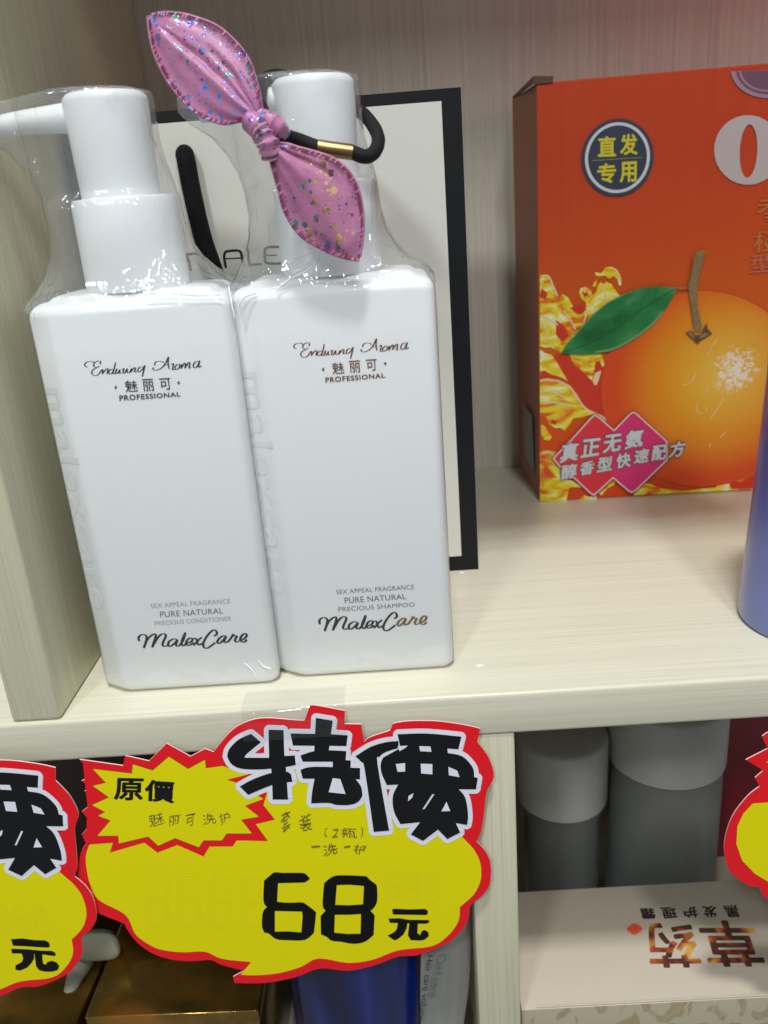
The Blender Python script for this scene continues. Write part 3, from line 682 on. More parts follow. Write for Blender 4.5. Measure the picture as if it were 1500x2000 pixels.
# splashes
J = [[(60,155),(110,150),(155,190),(180,260),(215,330),(250,308),(290,340),(325,400),(330,450),(370,475),(400,470),(432,440),(435,380),(400,350),(378,300),(390,262),(430,250),(470,270),(490,320),(520,290),(530,240),(555,205),(580,230),(600,205),(635,215),(660,260),(690,300),(720,330),(700,360),(640,390),(560,440),(480,520),(400,600),(330,665),(280,730),(235,790),(200,770),(150,740),(100,745),(60,735)],
     [(505,130),(560,140),(590,95),(640,85),(690,110),(718,170),(722,235),(705,245),(690,190),(660,165),(620,185),(595,160),(540,165),(515,160)],
     [(520,180),(530,195),(512,250),(488,250),(498,215)],
     [(60,760),(105,790),(150,800),(190,850),(235,930),(290,1020),(225,985),(150,960),(95,930),(60,940)],
     [(300,800),(560,795),(585,880),(570,910),(545,850),(510,860),(500,960),(478,1010),(420,950),(360,900),(320,850)],
     [(60,1000),(130,995),(220,1008),(300,1050),(350,1105),(380,1160),(410,1210),(470,1255),(560,1295),(620,1330),(665,1385),(640,1400),(560,1330),(480,1290),(400,1310),(330,1320),(300,1370),(260,1420),(220,1395),(180,1400),(130,1360),(110,1310),(60,1300)],
     [(70,1370),(100,1385),(130,1430),(155,1470),(140,1500),(100,1495),(70,1450)],
     [(60,1590),(110,1580),(190,1590),(230,1680),(225,1800),(330,1830),(400,1880),(300,1880),(275,1990),(230,1990),(60,1998)],
     [(370,1990),(420,1945),(460,1960),(520,1935),(520,1980)],
     [(540,1930),(590,1880),(640,1830),(670,1820),(665,1860),(610,1890),(560,1945)]]
for L in J: a.poly(c6(L), M['juice'])
a.poly(c6([(485,1010),(510,950),(560,930),(540,1000),(522,1050),(500,1045)]), M['wet'])
for L in ([(300,420),(370,400),(435,380),(420,450),(370,470),(335,450)], [(70,260),(120,300),(110,350),(62,340)], [(190,520),(250,560),(300,650),(240,700),(190,640)], [(150,1330),(200,1335),(190,1370),(150,1365)], [(405,290),(440,285),(455,315),(420,335)], [(600,180),(640,195),(650,225),(610,215)]):
    a.poly(c6(L), M['redp'])
for L in ([(62,1010),(200,1015),(300,1065),(370,1160),(440,1250),(560,1310),(650,1385)], [(75,165),(130,165),(165,240),(205,330)], [(60,480),(140,520),(210,560)], [(250,440),(310,520),(350,600)], [(60,1100),(180,1110),(270,1160)], [(80,1200),(200,1190),(300,1220)], [(72,1600),(150,1600),(210,1680)], [(430,300),(420,280),(400,275)], [(640,95),(690,130),(715,200)], [(450,380),(440,460),(415,540)], [(560,240),(600,330),(620,390)], [(80,540),(120,620),(100,700)]):
    a.ribbon(c6(L), 3.2, M['wet'])
# bottom right froth
a.poly(c4([(760,1420),(800,1395),(840,1400),(880,1420),(960,1432),(1040,1436),(1120,1425),(1200,1418),(1240,1380),(1300,1350),(1360,1320),(1440,1270),(1470,1262),(1470,1425),(1000,1450),(740,1462)]), M['juice'])
a.poly(c4([(1280,1400),(1300,1380),(1350,1385),(1400,1350),(1470,1350),(1470,1420),(1290,1428)]), M['redp'])
a.done('splash_print', OB)
# fruit
a = Art(pf, 0.78, 0.01)
ce = (1372, 762); outl = []
for i in range(72):
    t = 2*pi*i/72; outl.append((ce[0]+199*cos(t), ce[1]+188*sin(t)-(6 if sin(t) < -0.5 else 0)))
a.poly(outl, M['peel'])
rnd = random.Random(3)
for L in ( [(1210,585),(1185,620),(1160,670)], [(1090,770),(1070,820),(1030,840),(1020,835)], [(1095,950),(1100,990),(1130,1000)], [(1200,830),(1190,860)], [(1250,910),(1210,980),(1175,1030)], [(1140,960),(1155,985)], [(1265,1100),(1225,1140)], [(1180,1165),(1165,1195)], [(1190,770),(1220,810),(1245,835)], [(1160,850),(1150,880)]):
    a.ribbon(c4(L), 1.3, M['wet'])
for i in range(0):
    r = rnd.random()**0.6; t = rnd.uniform(0, 2*pi); x = 1335+r*98*cos(t); y = 755+r*92*sin(t)
    k = rnd.uniform(8, 26); a0 = t+pi/2+rnd.uniform(-.5, .5)
    a.ribbon(c4([(x-k*cos(a0), y-k*sin(a0)), (x+rnd.uniform(-6, 6), y+rnd.uniform(-6, 6)), (x+k*cos(a0+.5), y+k*sin(a0+.5))]), rnd.uniform(1.5, 4.2), M['pw'] if r < 0.7 and rnd.random() < 0.65 else M['wet'])
for i in range(12):
    t = rnd.uniform(0, 2*pi); x = 1290+210*cos(t); y = 770+190*sin(t)
    if x > 1465 or x < 1060: continue
    a.ribbon(c4([(x, y), (x+30, y-12), (x+60, y-10)]), 1.6, M['wet2'])
a.done('fruit_print', OB)
a = Art(pf, 1.65, 0.01)
lo = c4([(330,662),(370,600),(440,520),(510,440),(600,370),(690,325),(790,292),(880,285),(985,292),(960,345),(915,420),(850,500),(770,565),(690,615),(610,650),(520,664),(430,668)])
a.poly(lo, M['leafp'])
a.ribbon(c4([(345,655),(500,600),(640,520),(780,420),(900,340),(985,294)]), 1.3, M['vein'])
a.ribbon(c4([(372,600),(440,525),(512,444),(600,374),(690,329)]), 1.6, M['leaf_lt'])
a.ribbon(c4([(520,655),(610,640),(690,605),(770,555),(850,490),(905,425)]), 4.0, M['leaf_lt'])
for i in range(6):
    x = 480+i*75; y = 610-i*50
    a.ribbon(c4([(x, y), (x+10, y-50), (x+45, y-95)]), 0.8, M['vein'])
tw = [(980,292),(1015,296),(1045,292)]
a.ribbon(c4(tw), 3.2, M['twig'], smooth=False)
a.poly(c4([(1140,82),(1100,84),(1082,110),(1062,200),(1042,280),(1050,320),(1062,400),(1072,470),(1080,540),(1118,540),(1122,500),(1100,400),(1094,310),(1108,220),(1130,140)]), M['twig'])
a.poly(c4([(1030,545),(1065,535),(1085,560),(1120,555),(1130,520),(1150,490),(1152,520),(1180,550),(1140,575),(1115,590),(1095,608),(1075,585)]), M['twig_dk'])
a.poly(c4([(1040,546),(1066,542),(1082,568),(1078,580)]), M['twig'])
a.poly(c4([(1100,570),(1140,545),(1165,552),(1118,578)]), M['twig'])
a.ribbon(c4([(1062,110),(1066,200),(1046,285),(1060,400),(1078,520)]), 1.0, M['twig_dk'])
a.done('leaf_print', OB)
# round badge
a = Art(pf, 0.6, 0.01)
def disc(cx, cy, rx, ry, m, holes=()):
    a.poly([(cx+rx*cos(2*pi*i/48), cy+ry*sin(2*pi*i/48)-0.05*(rx*cos(2*pi*i/48))) for i in range(48)], m, holes)
disc(1205.5, 308, 70.5, 76, M['navy']); disc(1205.5, 308, 63.5, 69, M['pw']); disc(1205.5, 308, 57.5, 63, M['navy'])
c3 = lambda L: crop(950, 80, 2.727, L)
for t, q in [('直', [(592,510),(690,505),(690,615),(592,618)]), ('发', [(708,498),(804,492),(804,605),(710,610)]), ('专', [(588,655),(690,648),(688,755),(590,762)]), ('用', [(708,645),(800,640),(798,750),(708,756)])]:
    a.text(t, c3(q), M['badge_y'], 0.028)
a.ribbon(c3([(560,638),(832,620)]), 1.2, M['badge_y'], smooth=False)
a.done('round_badge', OB)
# big letter O, partly covered roundel, faint characters
a = Art(pf, 0.6, 0.01)
def ell(cx, cy, rx, ry, k=40, rot=0): return [(cx+rx*cos(2*pi*i/k)*cos(rot)-ry*sin(2*pi*i/k)*sin(rot), cy+rx*cos(2*pi*i/k)*sin(rot)+ry*sin(2*pi*i/k)*cos(rot)) for i in range(k)]
M['cream_o'] = mat('pinkish cream print', (0.50, 0.43, 0.41, 1), 0.5)
a.poly(ell(1460, 293, 66, 68), M['cream_o'], [ell(1461, 295, 17, 52, rot=0.05)])
M['roundel'] = mat('dull mauve roundel print', (0.16, 0.07, 0.12, 1), 0.5)
M['roundel_l'] = mat('mauve rim print', (0.34, 0.22, 0.27, 1), 0.5)
half = [(1498+72*cos(t), 134+58*sin(t)) for t in [pi*i/24 for i in range(25)]]
half = [(x, max(y, 139.5-0.085*(x-1430))) for x, y in half]
a.poly(half, M['roundel_l']); a.poly([(1498+(x-1498)*0.86, 139+(y-139)*0.86+0.2) for x, y in half], M['roundel']); a.poly([(1498+(x-1498)*0.78, 139+(y-139)*0.76) for x, y in half], M['roundel_l']); a.poly([(1498+(x-1498)*0.72, 139+(y-139)*0.70) for x, y in half], M['roundel'])
M['faint'] = mat('faint tan print', (0.52, 0.15, 0.03, 1), 0.5)
M['faint2'] = mat('faint rose print', (0.52, 0.12, 0.06, 1), 0.5)
a.text('香', [(1478, 388), (1530, 384), (1530, 430), (1478, 434)], M['faint'], 0.01)
a.text('橙', [(1472, 452), (1524, 448), (1522, 490), (1470, 494)], M['faint'], 0.01)
a.text('型', [(1465, 498), (1512, 494), (1510, 530), (1463, 534)], M['faint2'], 0.01)
a.done('large_lettering', OB)
# slogan on two diamonds
a = Art(pf, 1.9, 0.01)
c7 = lambda L: crop(1080, 790, 5.357, L)
dd = [(-10,555),(75,465),(150,390),(405,110),(435,95),(470,115),(632,255),(800,80),(835,65),(870,85),(1190,375),(1240,430),(1190,575),(870,885),(815,918),(775,895),(622,765),(460,915),(420,945),(380,920),(215,765),(60,640)]
dd = [p for p in dd if p != (1240, 430)]
a.poly(grow(c7(dd), 1.4), M['plum']); a.poly(c7(dd), M['pinkw'])
ins = grow(c7(dd), -2.6)
a.poly(ins, M['crim'])
a.poly(c7([(632,285),(812,108),(835,98),(858,112),(1160,390),(1168,575),(860,868),(815,896),(785,880),(622,740)]), M['mag'])
top = [(95,395),(955,232),(900,415),(60,610)]; bot = [(80,620),(1392,360),(1345,530),(72,785)]
ch1 = '真正无氨'; ch2 = '醇香型快速配方'
q1 = [[(90,400),(272,375),(248,570),(58,605)], [(300,355),(498,335),(470,520),(278,552)], [(530,310),(718,288),(692,475),(508,502)], [(765,265),(950,236),(922,425),(728,462)]]
q2 = [[(84,620),(248,598),(240,748),(76,780)], [(282,590),(432,566),(412,712),(264,735)], [(465,540),(618,522),(606,672),(446,700)], [(660,505),(808,480),(800,636),(645,662)], [(846,462),(1002,438),(982,590),(830,612)], [(1035,420),(1180,400),(1165,560),(1012,582)], [(1225,385),(1388,362),(1345,528),(1190,548)]]
for bold, m in ((0.085, 'plum'), (0.035, 'pw')):
    for cs, qs in ((ch1, q1), (ch2, q2)):
        for t, q in zip(cs, qs):
            if bold > 0.05:
                cxm = sum(p[0] for p in q)/4; cym = sum(p[1] for p in q)/4
                q = [(cxm+(p[0]-cxm)*1.09, cym+(p[1]-cym)*1.09) for p in q]
            a.text(t, c7(q), M[m], bold)
a.done('slogan_badge', OB)

# ------------------------------------------------------------------ purple bottle at the right edge
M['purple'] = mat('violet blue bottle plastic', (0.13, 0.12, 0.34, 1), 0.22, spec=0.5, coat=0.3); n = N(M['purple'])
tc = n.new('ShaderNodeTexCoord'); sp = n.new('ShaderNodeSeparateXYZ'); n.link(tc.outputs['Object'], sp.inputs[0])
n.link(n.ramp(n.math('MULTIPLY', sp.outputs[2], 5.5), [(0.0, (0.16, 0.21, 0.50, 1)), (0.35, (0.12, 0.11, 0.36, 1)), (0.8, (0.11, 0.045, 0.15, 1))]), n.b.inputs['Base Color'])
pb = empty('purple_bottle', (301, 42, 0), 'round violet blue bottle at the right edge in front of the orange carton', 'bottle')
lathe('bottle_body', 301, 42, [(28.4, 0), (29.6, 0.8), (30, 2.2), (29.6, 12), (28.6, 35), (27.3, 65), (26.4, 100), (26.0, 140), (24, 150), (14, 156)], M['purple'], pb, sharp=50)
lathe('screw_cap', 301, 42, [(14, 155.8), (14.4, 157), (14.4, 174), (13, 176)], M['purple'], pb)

# crumbs of white packing foam left on the board
M['foam'] = mat('white foam crumb', (0.8, 0.8, 0.78, 1), 0.8)
for (x, y, q, lab) in ((937, 1301, 1.1, 'white foam crumb on the board near its front edge, right of the shampoo bottle'), (902, 1118, 0.8, 'tiny white crumb on the board just below the corner of the paper bag')):
    c = Plane((0, 0, 0.25), (0, 0, 1)).at(x, y); rg = []
    for z, k in ((0, 0.7), (0.25, 1.0), (0.5, 0.85), (0.75, 0.35)):
        rg.append([Vector((c.x+q*k*(1+0.35*sin(3*t+x))*cos(t)*1.5, c.y+q*k*(1+0.3*sin(2*t+y))*sin(t), z*q)) for t in [2*pi*i/12 for i in range(12)]])
    setp(loft('foam_crumb', rg, M['foam'], None), lab, 'crumb', 'foam crumbs on the shelf board')

# ------------------------------------------------------------------ price cards
def build_card(name, label, dx, dz, yf, price, spikes=False):
    pl = Plane((0, yf-0.35, 0), (0, -1, 0))
    ref = empty(name, (0, yf, 0), label, 'price card', 'price cards taped along the shelf edge')
    k2_ = lambda L: crop(150, 1380, 3.333, L); k3 = lambda L: crop(430, 1370, 2.727, L); k4 = lambda L: crop(160, 1640, 1.829, L); k5 = lambda L: crop(490, 1680, 4.054, L)
    outer = k2_([(18,345),(300,385),(315,320),(470,355),(585,240),(740,325),(835,275),(890,295),(985,180),(1070,115),(1210,75),(1440,90)])+k3([(450,100),(475,30),(500,20),(665,50),(662,120),(750,122),(768,215),(800,190),(905,155),(920,118),(1000,105),(1150,105),(1300,125),(1385,145),(1370,215),(1405,260),(1435,310),(1458,400),(1420,480),(1405,600),(1390,690),(1365,745),(1415,800),(1440,860)])
    outer += k4([(1455,60),(1462,110),(1455,165),(1425,205),(1390,232),(1378,290),(1345,335),(1300,372),(1200,412),(1130,417),(1050,447),(950,468),(850,460),(760,492),(650,512),(545,512),(540,490),(580,468),(500,448),(460,430),(400,434),(330,430),(260,410),(200,370),(160,318),(150,300),(100,280),(50,258)])
    own = lambda L: [proj(pl.at(x, y)-Vector((dx, 0, dz))) for x, y in L]
    if spikes: outer = outer[2:-3]+own([(1516,1788),(1500,1758),(1488,1745),(1482,1733),(1463,1730),(1440,1715),(1424,1698),(1417,1675),(1415,1643),(1430,1595),(1460,1555),(1484,1536),(1475,1519),(1491,1505),(1457,1484),(1500,1462),(1489,1438),(1516,1430)])
    else: outer += [(168,1768),(155,1740),(152,1700),(158,1665),(168,1648),(160,1630),(178,1608),(160,1585),(186,1565),(165,1545),(180,1540),(159,1525),(184,1517)]
    outer = soften(outer)
    og2 = Vector((dx, 0, dz))
    # card: a real sheet of board 0.5 mm thick
    c2 = [pl.at(x, y) for x, y in outer]; n_ = len(c2)
    back = [p+Vector((0, 0.5, 0)) for p in c2]
    tri = [tuple(t) for t in tessellate_polygon([[Vector((x, y, 0)) for x, y in outer]])]
    Fc = list(tri)+[tuple(i+n_ for i in reversed(t)) for t in tri]+[(i, (i+1) % n_, (i+1) % n_+n_, i+n_) for i in range(n_)]
    fm = [0]*len(tri)+[1]*len(tri)+[1]*n_
    ref.location = (Vector((0, yf, 0)))*U
    mesh('card_board', c2+back, Fc, None, ref, mats=[M['card_red'], M['card_edge']], fm=fm)
    a = Art(pl, 0.05, 0.01)
    cloud = k4([(26,20),(14,60),(18,110),(30,160),(60,215),(155,268),(190,335),(230,368),(280,392),(360,402),(440,400),(500,425),(605,437),(567,482),(620,484),(700,477),(780,455),(845,424),(950,440),(1040,428),(1130,395),(1250,380),(1310,340),(1345,290),(1350,240),(1400,195),(1425,140),(1422,80),(1400,35),(1368,0),(1335,-35)])+[(860,1590),(560,1500),(420,1560),(200,1640)]
    if spikes: cloud = own([(1540,1700),(1520,1600),(1540,1567)])+cloud[8:]
    a.poly(soften(cloud), M['card_yellow'])
    # faint printed seven segment guides
    a.off += 0.004; a.step = 0.0
    def seg(x0, y0, w, h):
        for (ax, ay, bx_, by) in ((0, 0, 1, 0), (0, .5, 1, .5), (0, 1, 1, 1), (0, 0, 0, .5), (1, 0, 1, .5), (0, .5, 0, 1), (1, .5, 1, 1)):
            x_0, y_0, x_1, y_1 = x0+ax*w, y0+ay*h, x0+bx_*w, y0+by*h; d = Vector((x_1-x_0, y_1-y_0)); L = d.length; d /= L; m_ = Vector((-d.y, d.x))
            t = 3.2; P_ = [Vector((x_0, y_0))+d*2, Vector((x_0, y_0))+d*(2+t)+m_*t, Vector((x_1, y_1))-d*(2+t)+m_*t, Vector((x_1, y_1))-d*2, Vector((x_1, y_1))-d*(2+t)-m_*t, Vector((x_0, y_0))+d*(2+t)-m_*t]
            a.ribbon([(p.x, p.y) for p in P_], 0.7, M['ghost'], closed=True, smooth=False)
    for i in range(3): seg(758+i*38, 1704+i*2, 22, 52)
    for i in range(4): seg(290+i*62, 1706+i*3, 36, 100)
    a.done('speech_bubble', ref)
    a = Art(pl, 0.095, 0.01)
    inner = k2_([(105,405),(360,435),(365,375),(495,415),(600,325),(725,405),(835,345),(840,400),(950,385),(1120,440),(975,475),(1060,500),(1215,600),(1095,645),(1185,715),(1070,735),(1140,825),(975,825),(945,870),(825,870),(795,915),(640,855),(530,905),(465,845),(275,890),(270,840),(135,840),(220,740),(140,710),(185,685),(100,640),(210,590),(105,515),(190,495)])
    red = k2_([(40,360),(355,405),(360,340),(490,380),(600,285),(730,350),(840,310),(880,330),(1235,520),(1235,570),(1215,640),(1290,735),(1165,765),(1245,875),(1040,870),(1015,910),(865,910),(825,975),(655,900),(525,950),(440,885),(235,885),(215,950),(235,880),(60,895),(70,640),(60,560)])
    red = k2_([(40,362),(355,410),(500,395),(850,360),(1235,520),(1235,570),(1215,640),(1290,735),(1165,765),(1245,875),(1040,870),(1015,910),(865,910),(825,975),(655,900),(525,950),(440,885),(215,950),(235,886),(60,898),(70,640),(60,560)])
    if spikes:
        inner = own([(1500,1490),(1530,1470)])+inner[2:19]; red = own([(1505,1500),(1530,1465)])+red[2:20]
    a.poly(red, M['card_red']); a.poly(grow(inner, 1.0), M['card_line']); a.poly(inner, M['card_yellow'])
    if spikes: a.poly(own([(1540,1735),(1500,1722),(1474,1706),(1449,1680),(1438,1648),(1440,1613),(1452,1588),(1470,1569),(1510,1566),(1600,1566),(1600,1735)]), M['card_yellow']); a.poly(own([(1495,1488),(1540,1480),(1540,1500)]), M['card_yellow'])
    a.done('star_burst', ref)
    # heading glyphs
    G = [[(165,170),(100,200),(50,250),(38,290),(60,330),(110,355),(200,360),(280,355),(280,298),(130,297),(145,275),(218,215)], [(258,148),(338,150),(343,290),(350,345),(362,520),(280,520),(275,380),(262,300)], [(260,292),(398,285),(403,335),(350,347),(270,356)], [(275,378),(360,372),(378,385),(385,425),(280,442),(150,495),(105,450),(180,410)],
         [(510,85),(600,100),(575,290),(500,290)], [(375,168),(505,170),(590,172),(680,178),(672,235),(388,232)], [(428,285),(500,262),(590,258),(672,262),(668,318),(440,318)], [(428,362),(500,345),(745,352),(745,412),(440,408)], [(600,305),(696,312),(694,360),(600,360)],
         [(505,400),(712,400),(750,450),(758,500),(735,532),(690,548),(620,548),(580,538),(485,540),(490,480)],
         [(720,290),(800,240),(880,215),(950,208),(950,245),(880,268),(850,292),(838,330),(900,685),(818,692),(770,360),(752,320)],
         [(945,172),(1100,168),(1285,185),(1268,252),(1210,248),(1212,272),(1290,290),(1345,350),(1352,400),(1372,405),(1362,465),(1270,465),(1305,510),(1320,600),(1315,655),(1255,645),(1278,695),(1210,730),(1160,680),(1080,740),(1015,705),(1065,640),(960,650),(925,580),(920,500),(948,440),(888,442),(860,380),(855,330),(868,296),(960,245)]]
    a = Art(pl, 0.12, 0.008)
    G = [soften(k3(g), 38) for g in G]
    a.step = 0.0006
    for q in range(20):
        for g in G: a.poly([(x+9.2*cos(pi*q/10), y+9.2*sin(pi*q/10)) for x, y in g], M['card_white'])
    a.step = 0.004
    a.off += 0.03
    for g in G: a.poly(g, M['card_black'])
    a.off += 0.02
    for h in ([(600,405),(640,410),(668,490),(578,480)], [(945,235),(1000,232),(985,245),(955,262)], [(1060,235),(1120,237),(1125,265),(1065,262)], [(935,330),(985,325),(985,370),(945,372)], [(1068,328),(1130,330),(1130,385),(1070,380)], [(1215,345),(1262,365),(1275,400),(1218,390)],
              [(1000,528),(1003,500),(1030,485),(1022,510)], [(1078,570),(1130,490),(1140,492),(1088,570)], [(1205,530),(1225,580),(1178,582)]): a.poly(k3(h), M['card_white'])
    a.poly(k3([(185,272),(225,245),(225,272)]), M['card_red'])
    a.done('heading_lettering', ref)
    a = Art(pl, 0.14, 0.008)
    a.text('原', k2_([(245,462),(438,466),(432,612),(240,608)]), M['card_black'], 0.03); a.text('價', k2_([(446,472),(640,484),(634,630),(440,612)]), M['card_black'], 0.03)
    a.done('small_lettering', ref)
    if price:
        a = Art(pl, 0.15, 0.006)
        kh = lambda L: crop(270, 1560, 3.191, L)
        for t, q in [('魅', [(58,92),(158,86),(164,162),(62,176)]), ('丽', [(190,100),(262,96),(258,160),(192,168)]), ('可', [(300,96),(358,90),(354,176),(302,168)]), ('洗', [(400,100),(470,92),(492,156),(404,162)]), ('护', [(500,92),(576,84),(576,140),(510,162)]),
                     ('套', [(888,78),(948,74),(950,196),(896,206)]), ('装', [(1006,92),(1076,84),(1086,200),(1008,196)]), ('（', [(1160,182),(1180,180),(1184,240),(1164,246)]), ('2', [(1205,182),(1246,180),(1248,238),(1205,242)]), ('瓶', [(1262,184),(1360,178),(1362,240),(1266,246)]), ('）', [(1380,180),(1402,176),(1402,240),(1384,248)]),
                     ('一', [(1076,294),(1132,290),(1134,300),(1080,304)]), ('洗', [(1148,286),(1236,280),(1244,346),(1156,352)]), ('一', [(1286,294),(1322,290),(1324,300),(1288,304)]), ('护', [(1344,284),(1420,278),(1416,346),(1352,342)])]:
            a.text(t, kh(q), M['pen'], 0.0, 0.12, warp=q[0][0]*0.37+1)
        a.done('handwriting', ref)
        a = Art(pl, 0.15, 0.006)
        a.poly(soften(k5([(105,160),(140,130),(185,95),(250,98),(380,98),(430,105),(468,145),(430,172),(380,176),(215,180),(208,328),(300,335),(400,332),(440,350),(510,405),(515,430),(500,572),(430,628),(300,632),(200,622),(140,578),(110,575),(88,520),(95,410),(128,370),(100,320)])), M['marker'], [k5([(190,400),(405,405),(410,440),(400,570),(300,562),(190,564)])])
        a.poly(soften(k5([(580,180),(655,125),(770,118),(915,125),(950,160),(990,190),(1000,230),(998,330),(965,385),(945,395),(980,435),(972,590),(900,645),(810,660),(720,645),(640,635),(600,605),(555,585),(552,440),(592,398),(568,350)])), M['marker'], [k5([(680,195),(780,192),(895,202),(888,348),(780,355),(668,352)]), k5([(665,430),(780,430),(872,424),(868,580),(760,582),(660,572)])])
        a.done('price_digits', ref)
    a = Art(pl, 0.15, 0.006)
    if price:
        a.poly(k5([(1118,388),(1140,382),(1250,388),(1380,384),(1402,400),(1398,428),(1380,432),(1250,430),(1125,428)]), M['marker'])
        a.poly(k5([(1090,460),(1180,458),(1250,470),(1410,472),(1412,492),(1380,502),(1250,498),(1100,494)]), M['marker'])
        a.poly(k5([(1165,490),(1240,495),(1232,540),(1205,590),(1160,625),(1135,632),(1082,595),(1130,570),(1155,545)]), M['marker'])
        a.poly(k5([(1255,495),(1322,500),(1318,575),(1340,592),(1352,560),(1375,550),(1405,568),(1408,600),(1375,628),(1340,634),(1265,630),(1243,590)]), M['marker'])
    else:   # bolder hand-drawn yuan
        sh = lambda L: [(790+x/5.769, 1712+y/5.769) for x, y in L]
        a.poly(sh([(-70,335),(60,325),(200,345),(320,348),(358,372),(362,415),(340,432),(200,425),(60,415),(-60,410)]), M['marker'])
        a.poly(sh([(-90,445),(100,452),(250,468),(370,470),(405,490),(408,520),(385,530),(250,510),(100,500),(-90,500)]), M['marker'])
        a.poly(sh([(20,480),(160,500),(150,560),(110,610),(50,665),(-40,700),(-90,690),(-80,640),(0,600),(25,560)]), M['marker'])
        a.poly(sh([(165,505),(255,510),(245,560),(240,620),(270,630),(295,600),(345,585),(400,605),(420,650),(390,695),(330,712),(240,712),(180,695),(155,650)]), M['marker'])
    a.done('currency_sign', ref)
    ref.location = (Vector((0, yf, 0))+og2)*U
    return ref
build_card('price_card', 'red and yellow price card marked 68, hung below the two bottles', 0, 0, -2.0, True)
build_card('price_card', 'red and yellow price card cut by the left frame, overlapping the 68 card', -161.2, -5.8, -3.6, False)
sh = Plane((0, -2.35, 0), (0, -1, 0))
d = sh.at(1415, 1643)-sh.at(106, 1660)
build_card('price_card', 'price card cut by the right frame, only its spiked left rim in view', d.x, d.z, -2.0, False, True)
# clear tape holding the middle card to the board edge
tp = [sh.at(468, 1392), sh.at(672, 1380), sh.at(668, 1440), sh.at(464, 1452)]
V = [Vector((x, 12, 0.12)) for x in (tp[0].x, tp[1].x)]+[Vector((x, 0.8, 0.14)) for x in (tp[0].x, tp[1].x)]+[Vector((x, -0.35, -1.4)) for x in (tp[0].x, tp[1].x)]+[Vector((x, -2.9, -5)) for x in (tp[0].x, tp[1].x)]+[Vector((x, -2.95, -12)) for x in (tp[0].x, tp[1].x)]
o = mesh('clear_tape', V, [(0, 1, 3, 2), (2, 3, 5, 4), (4, 5, 7, 6), (6, 7, 9, 8)], M['tape'], None, True)
M['tape'].node_tree.nodes
setp(o, 'strip of clear tape over the shelf edge above the 68 card', 'tape')

# ------------------------------------------------------------------ lower compartments
M['gold_foil'] = mat('dark gold foil board', (0.36, 0.21, 0.05, 1), 0.16, 0.9); n = N(M['gold_foil'])
n.link(n.ramp(n.noise(n.coord((1, 1, 1)), 28, 3, 0.5, 1.0), [(0.35, (0.20, 0.13, 0.035, 1)), (0.55, (0.38, 0.22, 0.05, 1)), (0.7, (0.60, 0.26, 0.05, 1))]), n.b.inputs['Base Color'])
n.bump(n.noise(n.coord(), 50, 2), 0.25, 0.002)
def gbox(x0, x1, y0, y1, z1, rot, label):
    c = empty('gold_box', ((x0+x1)/2, (y0+y1)/2, -240), label, 'box', 'gold foil boxes in the lower compartment')
    bevel_box('box_body', (x0, y0, -240), (x1, y1, z1-9), 0.8, M['gold_foil'], c)
    bevel_box('box_lid', (x0-0.6, y0-0.6, z1-8.8), (x1+0.6, y1+0.6, z1), 1.0, M['gold_foil'], c)
    c.rotation_euler.z = radians(rot)
gbox(-26.5, 52.5, 11, 92, -165, -1.0, 'gold foil box below the 68 card, right of the seam between boxes')
gbox(-108, -30.0, 9, 90, -167.5, -3.5, 'gold foil box under the left frame card, left of the seam')
# pump bottle standing behind the gold boxes, nozzle over their lids
M['sage'] = mat('sage white pump plastic', (0.50, 0.54, 0.42, 1), 0.45)
sb = empty('pump_bottle', (-24, 118, -240), 'pale green white pump bottle whose broad nozzle reaches over a gold box', 'bottle')
lathe('bottle_body', -24, 118, [(24, -240), (25, -238), (25, -160), (20, -152), (12, -149)], M['sage'], sb)
lathe('pump_collar', -24, 118, [(12, -149), (12, -138), (9, -137)], M['sage'], sb)
hp = [at(190, 1835, 112), at(189, 1838, 90), at(187, 1843, 66), at(186, 1846, 48), at(186, 1850, 38), at(186, 1852, 36)]
rings = []
for i, p in enumerate(hp):
    w_, h_ = [(9, 8), (11, 9), (12.2, 10), (12.4, 10), (11.6, 8.8), (9.6, 7)][i]
    rings.append([p+Vector((w_*(abs(cos(t))**0.55)*(1 if cos(t) > 0 else -1), 0, h_*(abs(sin(t))**0.75)*(1 if sin(t) > 0 else -1))) for t in [2*pi*j/32 for j in range(32)]])
hd = loft('pump_head', rings, M['sage'], sb, sharp=60)
np_ = catmull([at(166, 1868, 48), at(158, 1885, 40), at(148, 1905, 34), at(139, 1928, 30), at(131, 1950, 28)], 5)
tube('nozzle', np_, [6.0-0.21*i*0.9 for i in range(len(np_))], M['sage'], hd, n=20)

